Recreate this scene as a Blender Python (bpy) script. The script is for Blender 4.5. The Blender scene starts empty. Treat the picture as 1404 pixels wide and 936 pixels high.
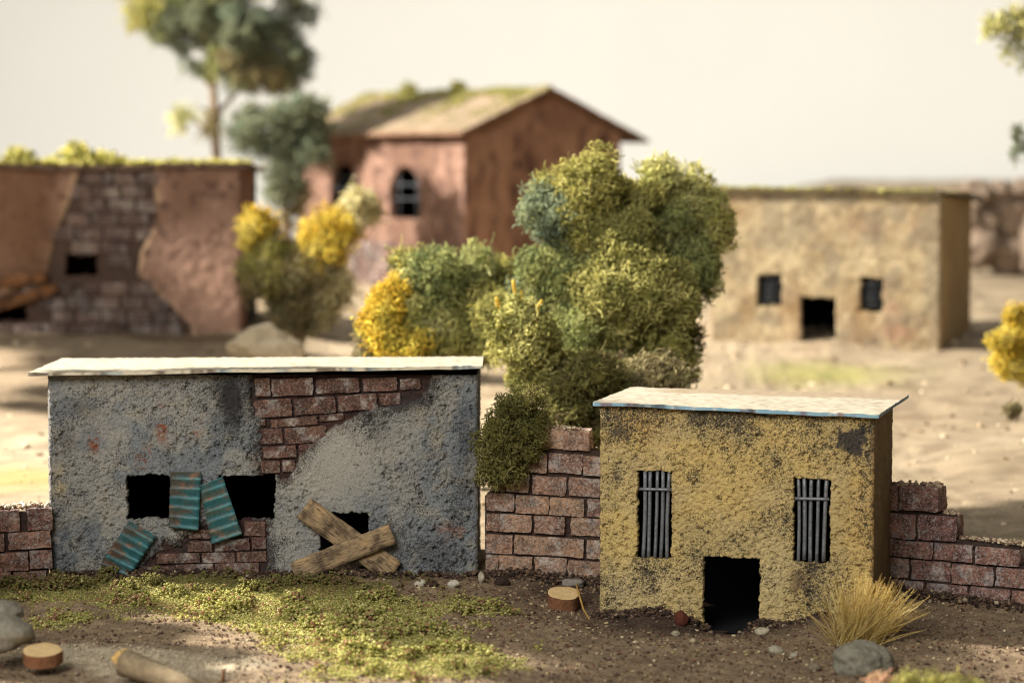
import bpy, math, random
import numpy as np
from mathutils import Vector, Matrix

# 1 Blender unit = 1 cm: a table-top diorama
SC = bpy.context.scene
SC.unit_settings.system = 'METRIC'
SC.unit_settings.scale_length = 0.01
COL = SC.collection
random.seed(7)

# ------------------------------------------------------------------ camera
CAM_Z = 11.35
F_PX = 3900.0
PITCH = math.atan(233.0 / F_PX)
cam_d = bpy.data.cameras.new('camera')
cam = bpy.data.objects.new('camera', cam_d)
COL.objects.link(cam)
cam.location = (0, 0, CAM_Z)
cam.rotation_euler = (math.pi / 2 - PITCH, 0, 0)
cam_d.sensor_width = 36.0
cam_d.lens = 36.0 * F_PX / 1404.0
cam_d.clip_start = 1.0
cam_d.clip_end = 2000.0
cam_d.dof.use_dof = True
cam_d.dof.focus_distance = 77.9
cam_d.dof.aperture_fstop = (cam_d.lens * 1e-3) / (2 * 0.29)
cam_d.dof.aperture_blades = 0
SC.camera = cam

# ------------------------------------------------------------------ light
world = bpy.data.worlds.new('World')
SC.world = world
world.use_nodes = True
bg = world.node_tree.nodes['Background']
bg.inputs[0].default_value = (1.0, 0.95, 0.88, 1)
bg.inputs[1].default_value = 0.12

def lamp(name, kind, loc, target, energy, color, **kw):
    d = bpy.data.lights.new(name, kind)
    o = bpy.data.objects.new(name, d)
    COL.objects.link(o)
    o.location = loc
    o.rotation_euler = (Vector(target) - Vector(loc)).to_track_quat('-Z', 'Y').to_euler()
    d.energy = energy
    d.color = color
    for k, v in kw.items():
        setattr(d, k, v)
    return o

lamp('key_lamp', 'SPOT', (-115, 116, 90), (0, 85, 0), 4.0e6, (1.0, 0.945, 0.85), shadow_soft_size=3.0, spot_size=math.radians(152), spot_blend=1.0)
lamp('soft_box', 'AREA', (-38, -22, 62), (0, 82, 3), 1.45e5, (1.0, 0.975, 0.93), shape='RECTANGLE', size=60, size_y=45)
lamp('backdrop_fill', 'AREA', (-60, 150, 110), (-35, 256, 25), 0.95e5, (1.0, 0.99, 0.96), shape='RECTANGLE', size=60, size_y=40)  # added lamp, there only to brighten the backdrop

SC.view_settings.view_transform = 'Standard'
SC.view_settings.look = 'None'
SC.view_settings.exposure = 0.0
SC.view_settings.gamma = 1.0
SC.view_settings.use_curve_mapping = False
SC.render.engine = 'CYCLES'
SC.cycles.max_bounces = 5
SC.cycles.diffuse_bounces = 3
SC.cycles.glossy_bounces = 2
SC.cycles.transmission_bounces = 2
SC.cycles.use_adaptive_sampling = True
SC.cycles.adaptive_threshold = 0.008
SC.cycles.filter_width = 1.1
SC.cycles.use_denoising = True

# ------------------------------------------------------------------ helpers
cp, sp = math.cos(PITCH), math.sin(PITCH)

def ray(px, py):
    x = (px - 702.0) / F_PX
    y = -(py - 468.0) / F_PX
    return Vector((x, cp + y * sp, -sp + y * cp))

def at(px, py, d):
    """the point of the place seen at a pixel, at depth d"""
    r = ray(px, py)
    return Vector((0, 0, CAM_Z)) + r * (d / r.y)

def smooth(a, b, x):
    t = np.clip((np.asarray(x, float) - a) / (b - a), 0, 1)
    return t * t * (3 - 2 * t)

def S(r, g, b):
    f = lambda c: (c / 255.0 / 12.92) if c <= 10 else ((c / 255.0 + 0.055) / 1.055) ** 2.4
    return np.array([f(r), f(g), f(b)])

def _hash(ix, iy, iz, seed):
    h = (ix.astype(np.uint32) * np.uint32(374761393) + iy.astype(np.uint32) * np.uint32(668265263)
         + iz.astype(np.uint32) * np.uint32(2147483647) + np.uint32((seed * 144665) & 0xffffffff))
    h = (h ^ (h >> np.uint32(13))) * np.uint32(1274126177)
    h = h ^ (h >> np.uint32(16))
    return h.astype(np.float64) / 4294967295.0 * 2 - 1

def vn(x, y, z=None, seed=0):
    x = np.asarray(x, float); y = np.asarray(y, float)
    z = np.zeros_like(x) if z is None else np.asarray(z, float)
    fx, fy, fz = np.floor(x), np.floor(y), np.floor(z)
    tx, ty, tz = x - fx, y - fy, z - fz
    tx, ty, tz = [t * t * t * (t * (t * 6 - 15) + 10) for t in (tx, ty, tz)]
    ix, iy, iz = fx.astype(np.int64), fy.astype(np.int64), fz.astype(np.int64)
    def c(a, b, d): return _hash(ix + a, iy + b, iz + d, seed)
    def lerp(a, b, t): return a + (b - a) * t
    with np.errstate(over='ignore'):
        r0 = lerp(lerp(c(0,0,0), c(1,0,0), tx), lerp(c(0,1,0), c(1,1,0), tx), ty)
        if np.all(tz == 0): return r0
        r1 = lerp(lerp(c(0,0,1), c(1,0,1), tx), lerp(c(0,1,1), c(1,1,1), tx), ty)
    return lerp(r0, r1, tz)

def fbm(x, y, z=None, seed=0, octv=4, gain=0.5):
    s = 0; a = 1; n = 0; f = 1
    for o in range(octv):
        s = s + a * vn(np.asarray(x) * f + 17.3 * o, np.asarray(y) * f - 9.1 * o,
                       None if z is None else np.asarray(z) * f + 5.7 * o, seed + o * 31)
        n += a; a *= gain; f *= 2.03
    return s / n

def mesh(name, v, faces, paint=None, smooth_shade=True):
    """v (N,3); faces: list of index arrays (M,3) / (M,4)"""
    me = bpy.data.meshes.new(name)
    v = np.ascontiguousarray(v, dtype=np.float32)
    if not isinstance(faces, list): faces = [faces]
    faces = [np.asarray(f, dtype=np.int32) for f in faces if len(f)]
    li = np.concatenate([f.ravel() for f in faces])
    tot = np.concatenate([np.full(len(f), f.shape[1], np.int32) for f in faces])
    st = np.concatenate([[0], np.cumsum(tot)[:-1]]).astype(np.int32)
    me.vertices.add(len(v)); me.vertices.foreach_set('co', v.ravel())
    me.loops.add(len(li)); me.loops.foreach_set('vertex_index', li)
    me.polygons.add(len(tot)); me.polygons.foreach_set('loop_start', st); me.polygons.foreach_set('loop_total', tot)
    if paint is not None:
        a = me.attributes.new('paint', 'FLOAT_COLOR', 'POINT')
        p = np.ones((len(v), 4), np.float32); p[:, :np.shape(paint)[1]] = paint
        a.data.foreach_set('color', p.ravel())
    me.update(calc_edges=True); me.validate()
    me.polygons.foreach_set('use_smooth', np.full(len(tot), smooth_shade))
    return me

def obj(name, me, mat, parent=None, loc=(0, 0, 0), rot=(0, 0, 0), scale=(1, 1, 1), label=None):
    o = bpy.data.objects.new(name, me)
    COL.objects.link(o)
    if mat and me and not me.materials: me.materials.append(mat)
    o.location = loc; o.rotation_euler = rot; o.scale = scale
    if parent: o.parent = parent
    if label: o['label'] = label
    return o

def tag(o, label, cat=None, group=None, kind=None):
    o['label'] = label
    if cat: o['category'] = cat
    if group: o['group'] = group
    if kind: o['kind'] = kind
    return o

def thing(name, label, cat, loc=(0, 0, 0), rz=0.0, group=None):
    o = bpy.data.objects.new(name, None)
    o.empty_display_size = 0.5
    COL.objects.link(o)
    o.location = loc; o.rotation_euler = (0, 0, rz)
    return tag(o, label, cat, group)

class Frame:
    """a vertical wall plane: origin O at its lower left corner, turned about z"""
    def __init__(s, O, rz):
        s.O = Vector(O); s.rz = rz
        s.R = Vector((math.cos(rz), math.sin(rz), 0))
        s.N = Vector((math.sin(rz), -math.cos(rz), 0))
    def uv(s, px, py):
        r = ray(px, py); C = Vector((0, 0, CAM_Z))
        t = (s.O - C).dot(s.N) / r.dot(s.N)
        P = C + r * t - s.O
        return P.dot(s.R), P.z

def sd_poly(U, V, pts):
    pts = np.array(pts, float); n = len(pts)
    d = np.full(U.shape, 1e9); inside = np.zeros(U.shape, bool)
    for i in range(n):
        a, b = pts[i], pts[(i + 1) % n]
        e = b - a; wx, wy = U - a[0], V - a[1]
        t = np.clip((wx * e[0] + wy * e[1]) / (e @ e + 1e-12), 0, 1)
        d = np.minimum(d, np.hypot(wx - t * e[0], wy - t * e[1]))
        c = (a[1] > V) != (b[1] > V)
        xi = a[0] + (V - a[1]) / ((b[1] - a[1]) if abs(b[1] - a[1]) > 1e-9 else 1e-9) * e[0]
        inside ^= c & (U < xi)
    return np.where(inside, -d, d)

def mixc(a, b, t):
    t = np.asarray(t)[..., None]
    return a * (1 - t) + b * t

def panel(name, W, H, res, height, paint, openings=(), rag=0.05, thick=0.35, seed=0, rounding=0.08, shear=0.0):
    """a plaster sheet W x H in local x / z, outward = -y, with ragged openings that have depth"""
    nx, nz = max(2, int(round(W / res))), max(2, int(round(H / res)))
    u = np.linspace(0, W, nx + 1); v = np.linspace(0, H, nz + 1)
    U, V = np.meshgrid(u, v)
    h = height(U, V)
    e = np.minimum(U, W - U)
    rd = rounding * (1 - np.clip(e / max(rounding, 1e-6), 0, 1)) ** 2
    Y = -h + rd
    X = U + 0.012 * vn(U * 9, V * 9, seed=seed + 3)
    Z = V + shear * (.5 - U / W) * V / H
    rgb = paint(U, V, h); rgb = rgb.reshape(-1, rgb.shape[-1])
    uc = (U[:-1, :-1] + U[1:, 1:]) / 2; vc = (V[:-1, :-1] + V[1:, 1:]) / 2
    keep = np.ones(uc.shape, bool)
    nu = uc + rag * fbm(uc * 5, vc * 5, seed=seed + 11, octv=4, gain=.75); nv = vc + rag * fbm(uc * 5, vc * 5, seed=seed + 23, octv=4, gain=.75)
    for (a, b, c, d) in openings:
        keep &= ~((nu > a) & (nu < b) & (nv > c) & (nv < d))
    idx = np.arange((nx + 1) * (nz + 1)).reshape(nz + 1, nx + 1)
    q = np.stack([idx[:-1, :-1], idx[:-1, 1:], idx[1:, 1:], idx[1:, :-1]], -1)
    quads = [q[keep]]
    vs = np.stack([X, Y, Z], -1).reshape(-1, 3)
    if openings:
        n0 = len(vs)
        back = vs.copy(); back[:, 1] = thick
        pad = np.pad(keep, 1, constant_values=True)
        c = pad[1:-1, 1:-1]
        rim = []
        for (nb, i, j) in ((pad[1:-1, 2:], 1, 2), (pad[1:-1, :-2], 3, 0), (pad[2:, 1:-1], 2, 3), (pad[:-2, 1:-1], 0, 1)):
            m = c & ~nb
            if m.any():
                qa, qb = q[..., i][m], q[..., j][m]
                rim.append(np.stack([qb, qa, qa + n0, qb + n0], -1))
        if rim:
            quads += rim
            vs = np.concatenate([vs, back]); rgb = np.concatenate([rgb, rgb])
    f = np.concatenate(quads)
    used = np.unique(f); remap = np.full(len(vs), -1, np.int64); remap[used] = np.arange(len(used))
    return mesh(name, vs[used], remap[f], rgb[used])

def slab(name, corners, thick, res, paint, bump=0.02, sag=0.0, seed=0, edge_paint=None):
    """a thin warped board over four corners (fl, fr, br, bl), top side up, with ragged edges"""
    c = [np.array(p, float) for p in corners]
    nx = max(2, int(np.linalg.norm(c[1] - c[0]) / res)); ny = max(2, int(np.linalg.norm(c[3] - c[0]) / res))
    s, t = np.meshgrid(np.linspace(0, 1, nx + 1), np.linspace(0, 1, ny + 1))
    P = (c[0] * ((1 - s) * (1 - t))[..., None] + c[1] * (s * (1 - t))[..., None]
         + c[2] * (s * t)[..., None] + c[3] * ((1 - s) * t)[..., None])
    L = np.linalg.norm(c[1] - c[0])
    warp = sag * vn(s * 5, t * 1.5, seed=seed)
    eb = np.minimum(np.minimum(s, 1 - s) * nx, np.minimum(t, 1 - t) * ny) < 0.5
    jit = 0.012 * fbm(s * L * 4, t * 7, seed=seed + 5, octv=3)
    P[..., 1] += np.where(eb, jit, 0); P[..., 0] += np.where(eb, jit, 0)
    top = P.copy(); top[..., 2] += warp + bump * fbm(s * L * 8, t * 30, seed=seed + 9, octv=3)
    bot = P.copy(); bot[..., 2] += warp - thick * (1 + 0.15 * vn(s * L * 1.5, t * 4, seed=seed + 4))
    vt, vb = top.reshape(-1, 3), bot.reshape(-1, 3)
    n = len(vt)
    idx = np.arange(n).reshape(ny + 1, nx + 1)
    q = np.stack([idx[:-1, :-1], idx[:-1, 1:], idx[1:, 1:], idx[1:, :-1]], -1).reshape(-1, 4)
    fs = [q, q[:, ::-1] + n]
    rgb_t = paint(s * L, t * np.linalg.norm(c[3] - c[0])).reshape(-1, 3)
    rgb_b = (edge_paint or paint)(s * L, t * np.linalg.norm(c[3] - c[0])).reshape(-1, 3)
    vs = np.concatenate([vt, vb]); rgb = np.concatenate([rgb_t, rgb_b])
    # rim with its own vertices so the edge keeps its paint
    loop = np.concatenate([idx[0, :], idx[1:, -1], idx[-1, :-1][::-1], idx[1:-1, 0][::-1]])
    m = len(vs); k = len(loop)
    vs = np.concatenate([vs, vt[loop], vb[loop]])
    er = rgb_b[loop]
    rgb = np.concatenate([rgb, er, er])
    a = np.arange(k); b = (a + 1) % k
    fs.append(np.stack([m + a, m + k + a, m + k + b, m + b], -1))
    return mesh(name, vs, fs, rgb, True)

def gridbox(name, n, dims=(1, 1, 1), rough=0.0, seed=0, roundness=0.12, paint=None, smooth_shade=True, nfreq=2.0):
    """a box of n=(nx,ny,nz) cells, corners eased, faces uneven"""
    vid = {}; vs = []; fs = []
    def vert(i, j, k):
        if (i, j, k) not in vid:
            vid[(i, j, k)] = len(vs); vs.append((i / n[0] - .5, j / n[1] - .5, k / n[2] - .5))
        return vid[(i, j, k)]
    for i in range(n[0]):
        for k in range(n[2]):
            fs.append((vert(i, 0, k), vert(i + 1, 0, k), vert(i + 1, 0, k + 1), vert(i, 0, k + 1)))
            fs.append((vert(i, n[1], k), vert(i, n[1], k + 1), vert(i + 1, n[1], k + 1), vert(i + 1, n[1], k)))
    for i in range(n[0]):
        for j in range(n[1]):
            fs.append((vert(i, j, 0), vert(i, j + 1, 0), vert(i + 1, j + 1, 0), vert(i + 1, j, 0)))
            fs.append((vert(i, j, n[2]), vert(i + 1, j, n[2]), vert(i + 1, j + 1, n[2]), vert(i, j + 1, n[2])))
    for j in range(n[1]):
        for k in range(n[2]):
            fs.append((vert(0, j, k), vert(0, j, k + 1), vert(0, j + 1, k + 1), vert(0, j + 1, k)))
            fs.append((vert(n[0], j, k), vert(n[0], j + 1, k), vert(n[0], j + 1, k + 1), vert(n[0], j, k + 1)))
    v = np.array(vs, float) * np.array(dims)
    d = np.array(dims) / 2
    r = roundness * min(dims)
    inner = np.clip(v, -(d - r), d - r)
    off = v - inner
    L = np.linalg.norm(off, axis=1, keepdims=True)
    cnt = (np.abs(off) > 1e-9).sum(1, keepdims=True)
    v = np.where(cnt > 1, inner + off / np.maximum(L, 1e-9) * r, v)
    if rough:
        f = nfreq / min(dims)
        v += rough * np.stack([fbm(v[:, 0] * f + 3 * a, v[:, 1] * f, v[:, 2] * f, seed=seed + a * 7, octv=2) for a in range(3)], -1)
    return mesh(name, v, np.array(fs), paint(v) if paint else None, smooth_shade)

def icosphere(sub):
    t = (1 + 5 ** .5) / 2
    v = [(-1,t,0),(1,t,0),(-1,-t,0),(1,-t,0),(0,-1,t),(0,1,t),(0,-1,-t),(0,1,-t),(t,0,-1),(t,0,1),(-t,0,-1),(-t,0,1)]
    f = [(0,11,5),(0,5,1),(0,1,7),(0,7,10),(0,10,11),(1,5,9),(5,11,4),(11,10,2),(10,7,6),(7,1,8),
         (3,9,4),(3,4,2),(3,2,6),(3,6,8),(3,8,9),(4,9,5),(2,4,11),(6,2,10),(8,6,7),(9,8,1)]
    v = [Vector(p).normalized() for p in v]
    for _ in range(sub):
        cache = {}; nf = []
        def mid(a, b):
            k = (min(a, b), max(a, b))
            if k not in cache:
                cache[k] = len(v); v.append(((v[a] + v[b]) / 2).normalized())
            return cache[k]
        for a, b, c in f:
            ab, bc, ca = mid(a, b), mid(b, c), mid(c, a)
            nf += [(a, ab, ca), (b, bc, ab), (c, ca, bc), (ab, bc, ca)]
        f = nf
    return np.array([tuple(p) for p in v]), np.array(f)

ICO = {s: icosphere(s) for s in (0, 1, 2, 3, 4)}

def blob(name, radii, seed, rough=0.25, sub=3, freq=1.3, paint=None, fine=0.03):
    v, f = ICO[sub]
    d = 1 + rough * fbm(v[:, 0] * freq + seed, v[:, 1] * freq, v[:, 2] * freq, seed=seed, octv=3) \
        + fine * fbm(v[:, 0] * 6, v[:, 1] * 6, v[:, 2] * 6 + seed, seed=seed + 2, octv=3)
    p = v * d[:, None] * np.array(radii)
    return mesh(name, p, f, paint(p) if paint else None)

def scatter(name, P, sizes, cols, rng, base=0, squash=0.8):
    """many small uneven grains as one mesh"""
    if base == 0:
        bv = np.array([(1,0,0),(-1,0,0),(0,1,0),(0,-1,0),(0,0,1),(0,0,-1)], float)
        bf = np.array([(0,2,4),(2,1,4),(1,3,4),(3,0,4),(2,0,5),(1,2,5),(3,1,5),(0,3,5)])
    else:
        bv, bf = ICO[base - 1]
    n = len(P); k = len(bv)
    A = rng.normal(size=(n, 3, 3)); A = np.linalg.qr(A)[0]
    sc = sizes[:, None, None] * (0.65 + 0.7 * rng.random((n, k, 1)))
    v = np.einsum('kj,nij->nki', bv, A) * sc
    v[..., 2] *= squash
    v = v + P[:, None, :]
    f = bf[None] + (np.arange(n) * k)[:, None, None]
    return mesh(name, v.reshape(-1, 3), f.reshape(-1, 3), np.repeat(cols, k, 0), base > 1)

def strands(roots, dirs, length, thick, cols, rng, seg=4, curl=0.7, sides=3, droop=0.0, taper=0.55):
    """short curled twigs (lichen); returns verts, faces, colours"""
    n = len(roots)
    d = dirs / np.linalg.norm(dirs, axis=1, keepdims=True)
    pts = [roots.copy()]; p = roots.copy(); step = (length / seg)[:, None]
    for i in range(seg):
        d = d + curl * rng.normal(size=(n, 3)); d[:, 2] -= droop
        d /= np.linalg.norm(d, axis=1, keepdims=True)
        p = p + d * step; pts.append(p.copy())
    pts = np.stack(pts, 1)
    ref = rng.normal(size=(n, 3))
    a = np.cross(d, ref); a /= np.linalg.norm(a, axis=1, keepdims=True) + 1e-9
    b = np.cross(d, a)
    ring = []
    for k in range(sides):
        t = 2 * math.pi * k / sides
        ring.append(math.cos(t) * a + math.sin(t) * b)
    ring = np.stack(ring, 1)
    rad = thick[:, None] * np.linspace(1, taper, seg + 1)[None]
    v = pts[:, :, None, :] + ring[:, None, :, :] * rad[:, :, None, None]
    m = (seg + 1) * sides
    fs = []
    for i in range(seg):
        for k in range(sides):
            k2 = (k + 1) % sides
            fs.append((i * sides + k, i * sides + k2, (i + 1) * sides + k2, (i + 1) * sides + k))
    fs = np.array(fs)
    f = fs[None] + (np.arange(n) * m)[:, None, None]
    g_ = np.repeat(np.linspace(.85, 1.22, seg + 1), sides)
    return v.reshape(-1, 3), f.reshape(-1, 4), np.clip(cols[:, None, :] * g_[None, :, None], 0, 1).reshape(-1, 3)

def tube(path, radii, sides=8):
    path = np.array(path, float); n = len(path)
    t = np.gradient(path, axis=0); t /= np.linalg.norm(t, axis=1, keepdims=True) + 1e-9
    ref = np.array([0.31, 0.92, 0.23])
    a = np.cross(t, ref); a /= np.linalg.norm(a, axis=1, keepdims=True); b = np.cross(t, a)
    ang = np.linspace(0, 2 * math.pi, sides, endpoint=False)
    v = path[:, None] + (np.cos(ang)[None, :, None] * a[:, None] + np.sin(ang)[None, :, None] * b[:, None]) * np.array(radii)[:, None, None]
    idx = np.arange(n * sides).reshape(n, sides)
    q = np.stack([idx[:-1], np.roll(idx[:-1], -1, 1), np.roll(idx[1:], -1, 1), idx[1:]], -1).reshape(-1, 4)
    vs = np.concatenate([v.reshape(-1, 3), path[[0, -1]]])
    c0, c1 = n * sides, n * sides + 1
    caps = [(c0, idx[0, (k + 1) % sides], idx[0, k]) for k in range(sides)] + [(c1, idx[-1, k], idx[-1, (k + 1) % sides]) for k in range(sides)]
    return vs, [q, np.array(caps)]

# ------------------------------------------------------------------ materials
def nodes(name):
    m = bpy.data.materials.new(name); m.use_nodes = True
    nt = m.node_tree; b = nt.nodes['Principled BSDF']
    b.inputs['Specular IOR Level'].default_value = 0.25
    return m, nt, b

def N(nt, t, **kw):
    n = nt.nodes.new(t)
    for k, v in kw.items():
        if k in n.inputs: n.inputs[k].default_value = v
        else: setattr(n, k, v)
    return n

def ramp(nt, fac, stops):
    r = nt.nodes.new('ShaderNodeValToRGB')
    el = r.color_ramp.elements
    while len(el) < len(stops): el.new(0.5)
    for e, (p, c) in zip(el, stops):
        e.position = p; e.color = (*c, 1) if len(c) == 3 else c
    nt.links.new(fac, r.inputs[0])
    return r

def mul(nt, a, b, fac=1.0, mode='MULTIPLY'):
    m = nt.nodes.new('ShaderNodeMix'); m.data_type = 'RGBA'; m.blend_type = mode
    m.inputs[0].default_value = fac
    nt.links.new(a, m.inputs[6]); nt.links.new(b, m.inputs[7])
    return m.outputs[2]

def bump(nt, b, h, strength, dist):
    n = nt.nodes.new('ShaderNodeBump'); n.inputs['Strength'].default_value = strength; n.inputs['Distance'].default_value = dist
    nt.links.new(h, n.inputs['Height']); nt.links.new(n.outputs[0], b.inputs['Normal'])

def mat_paint(name, grain=20.0, var=0.35, bs=0.5, bd=0.03, rough=0.92, trans=0.0):
    """colour from the 'paint' attribute, broken up by fine grain"""
    m, nt, b = nodes(name)
    at_ = N(nt, 'ShaderNodeAttribute', attribute_name='paint')
    tc = N(nt, 'ShaderNodeTexCoord')
    n1 = N(nt, 'ShaderNodeTexNoise', Scale=grain, Detail=4.0, Roughness=0.7)
    nt.links.new(tc.outputs['Object'], n1.inputs['Vector'])
    lo, hi = 1 - var, 1 + var
    r = ramp(nt, n1.outputs[0], [(0.3, (lo,) * 3), (0.7, (hi,) * 3)])
    c = mul(nt, at_.outputs['Color'], r.outputs[0])
    nt.links.new(c, b.inputs['Base Color'])
    b.inputs['Roughness'].default_value = rough
    if bs: bump(nt, b, n1.outputs[0], bs, bd)
    if trans:
        t = N(nt, 'ShaderNodeBsdfTranslucent'); mx = N(nt, 'ShaderNodeMixShader'); mx.inputs[0].default_value = trans
        nt.links.new(c, t.inputs[0]); nt.links.new(b.outputs[0], mx.inputs[1]); nt.links.new(t.outputs[0], mx.inputs[2])
        nt.links.new(mx.outputs[0], nt.nodes['Material Output'].inputs[0])
    return m

def mat_stucco(name, dark, light=1.25, scale=22.0):
    """painted render: colour from 'paint', and a dark wash worn to specks; the attribute's alpha says how much of it is left"""
    m, nt, b = nodes(name)
    at_ = N(nt, 'ShaderNodeAttribute', attribute_name='paint')
    tc = N(nt, 'ShaderNodeTexCoord')
    n1 = N(nt, 'ShaderNodeTexNoise', Scale=scale, Detail=5.0, Roughness=0.72)
    n2 = N(nt, 'ShaderNodeTexNoise', Scale=scale * 2.1, Detail=3.0, Roughness=0.6)
    mp = N(nt, 'ShaderNodeMapping'); mp.inputs['Location'].default_value = (3.1, 8.7, 1.9)
    nt.links.new(tc.outputs['Object'], n1.inputs['Vector'])
    nt.links.new(tc.outputs['Object'], mp.inputs['Vector']); nt.links.new(mp.outputs[0], n2.inputs['Vector'])
    r = ramp(nt, n2.outputs[0], [(0.34, (0.66, 0.66, 0.66)), (0.5, (1, 1, 1)), (0.66, (light,) * 3)])
    c = mul(nt, at_.outputs['Color'], r.outputs[0])
    sub = N(nt, 'ShaderNodeMath', operation='SUBTRACT')
    nt.links.new(at_.outputs['Alpha'], sub.inputs[0]); nt.links.new(n1.outputs[0], sub.inputs[1])
    mr = N(nt, 'ShaderNodeMapRange'); mr.inputs['From Min'].default_value = -0.03; mr.inputs['From Max'].default_value = 0.05
    mr.inputs['To Max'].default_value = 0.9
    nt.links.new(sub.outputs[0], mr.inputs['Value'])
    mx = nt.nodes.new('ShaderNodeMix'); mx.data_type = 'RGBA'
    nt.links.new(mr.outputs[0], mx.inputs[0]); nt.links.new(c, mx.inputs[6]); mx.inputs[7].default_value = (*dark, 1)
    nt.links.new(mx.outputs[2], b.inputs['Base Color'])
    b.inputs['Roughness'].default_value = 0.93
    bump(nt, b, n1.outputs[0], 1.0, 0.085)
    return m

def mat_brick(name, cols, speck=(0.42, 0.36, 0.31), speck_amt=0.55, dark_amt=0.5, scale=1.0):
    m, nt, b = nodes(name)
    oi = N(nt, 'ShaderNodeObjectInfo')
    geo = N(nt, 'ShaderNodeNewGeometry')
    r0 = ramp(nt, oi.outputs['Random'], [(i / max(1, len(cols) - 1), tuple(c)) for i, c in enumerate(cols)])
    big = N(nt, 'ShaderNodeTexNoise', Scale=2.6 * scale, Detail=3.0)
    nt.links.new(geo.outputs['Position'], big.inputs['Vector'])
    rb = ramp(nt, big.outputs[0], [(0.35, (0.62, 0.6, 0.6)), (0.65, (1.25, 1.15, 1.05))])
    c = mul(nt, r0.outputs[0], rb.outputs[0])
    fine = N(nt, 'ShaderNodeTexNoise', Scale=12.0 * scale, Detail=5.0, Roughness=0.8)
    nt.links.new(geo.outputs['Position'], fine.inputs['Vector'])
    rd = ramp(nt, fine.outputs[0], [(0.40, (1 - dark_amt * 1.3,) * 3), (0.53, (1, 1, 1))])
    c = mul(nt, c, rd.outputs[0])
    sp_ = N(nt, 'ShaderNodeTexNoise', Scale=15.0 * scale, Detail=4.0, Roughness=0.8)
    mp = N(nt, 'ShaderNodeMapping'); mp.inputs['Location'].default_value = (7.3, 2.1, 4.4)
    nt.links.new(geo.outputs['Position'], mp.inputs['Vector']); nt.links.new(mp.outputs[0], sp_.inputs['Vector'])
    rs = ramp(nt, sp_.outputs[0], [(0.53, (0, 0, 0)), (0.64, (speck_amt,) * 3)])
    bl_ = N(nt, 'ShaderNodeTexNoise', Scale=1.9 * scale, Detail=4.0, Roughness=0.7)
    mp2 = N(nt, 'ShaderNodeMapping'); mp2.inputs['Location'].default_value = (1.7, 5.2, 9.4)
    nt.links.new(geo.outputs['Position'], mp2.inputs['Vector']); nt.links.new(mp2.outputs[0], bl_.inputs['Vector'])
    rl = ramp(nt, bl_.outputs[0], [(0.52, (0, 0, 0)), (0.68, (0.65,) * 3)])
    bm = nt.nodes.new('ShaderNodeMix'); bm.data_type = 'RGBA'
    nt.links.new(rl.outputs[0], bm.inputs[0]); nt.links.new(c, bm.inputs[6])
    nt.links.new(mul(nt, rd.outputs[0], rb.outputs[0]), bm.inputs[7])
    bm2 = nt.nodes.new('ShaderNodeMix'); bm2.data_type = 'RGBA'; bm2.blend_type = 'MULTIPLY'
    nt.links.new(rl.outputs[0], bm2.inputs[0]); nt.links.new(bm.outputs[2], bm2.inputs[6]); bm2.inputs[7].default_value = (*(np.array(speck) * .8), 1)
    c = bm2.outputs[2]
    mx = nt.nodes.new('ShaderNodeMix'); mx.data_type = 'RGBA'
    nt.links.new(rs.outputs[0], mx.inputs[0]); nt.links.new(c, mx.inputs[6]); mx.inputs[7].default_value = (*speck, 1)
    nt.links.new(mx.outputs[2], b.inputs['Base Color'])
    b.inputs['Roughness'].default_value = 0.93
    bump(nt, b, fine.outputs[0], 1.0, 0.09 / scale)
    return m

def mat_wood(name, light, dark, sx=2.6, sy=16.0, bs=0.5):
    m, nt, b = nodes(name)
    tc = N(nt, 'ShaderNodeTexCoord')
    mp = N(nt, 'ShaderNodeMapping'); mp.inputs['Scale'].default_value = (sx, sy, sy)
    nt.links.new(tc.outputs['Object'], mp.inputs['Vector'])
    n1 = N(nt, 'ShaderNodeTexNoise', Scale=1.6, Detail=6.0, Roughness=0.7)
    nt.links.new(mp.outputs[0], n1.inputs['Vector'])
    n2 = N(nt, 'ShaderNodeTexNoise', Scale=2.3, Detail=3.0)
    nt.links.new(tc.outputs['Object'], n2.inputs['Vector'])
    r1 = ramp(nt, n1.outputs[0], [(0.36, dark), (0.46, tuple((np.array(light) * .6 + np.array(dark) * .4))), (0.62, light)])
    r2 = ramp(nt, n2.outputs[0], [(0.38, (0.34, 0.32, 0.34)), (0.52, (0.9, .9, .9)), (0.7, (1.15, 1.1, 1.0))])
    nt.links.new(mul(nt, r1.outputs[0], r2.outputs[0]), b.inputs['Base Color'])
    b.inputs['Roughness'].default_value = 0.8
    bump(nt, b, n1.outputs[0], bs, 0.04)
    return m

def mat_plain(name, col, rough=0.8, noise=0.0, scale=5.0, metallic=0.0, bs=0.0):
    m, nt, b = nodes(name)
    b.inputs['Base Color'].default_value = (*col, 1); b.inputs['Roughness'].default_value = rough; b.inputs['Metallic'].default_value = metallic
    if noise:
        tc = N(nt, 'ShaderNodeTexCoord'); n1 = N(nt, 'ShaderNodeTexNoise', Scale=scale, Detail=5.0, Roughness=0.65)
        nt.links.new(tc.outputs['Object'], n1.inputs['Vector'])
        c = np.array(col)
        r = ramp(nt, n1.outputs[0], [(0.32, tuple(c * (1 - noise))), (0.68, tuple(np.minimum(1, c * (1 + noise))))])
        nt.links.new(r.outputs[0], b.inputs['Base Color'])
        if bs: bump(nt, b, n1.outputs[0], bs, 0.05)
    return m

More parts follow.
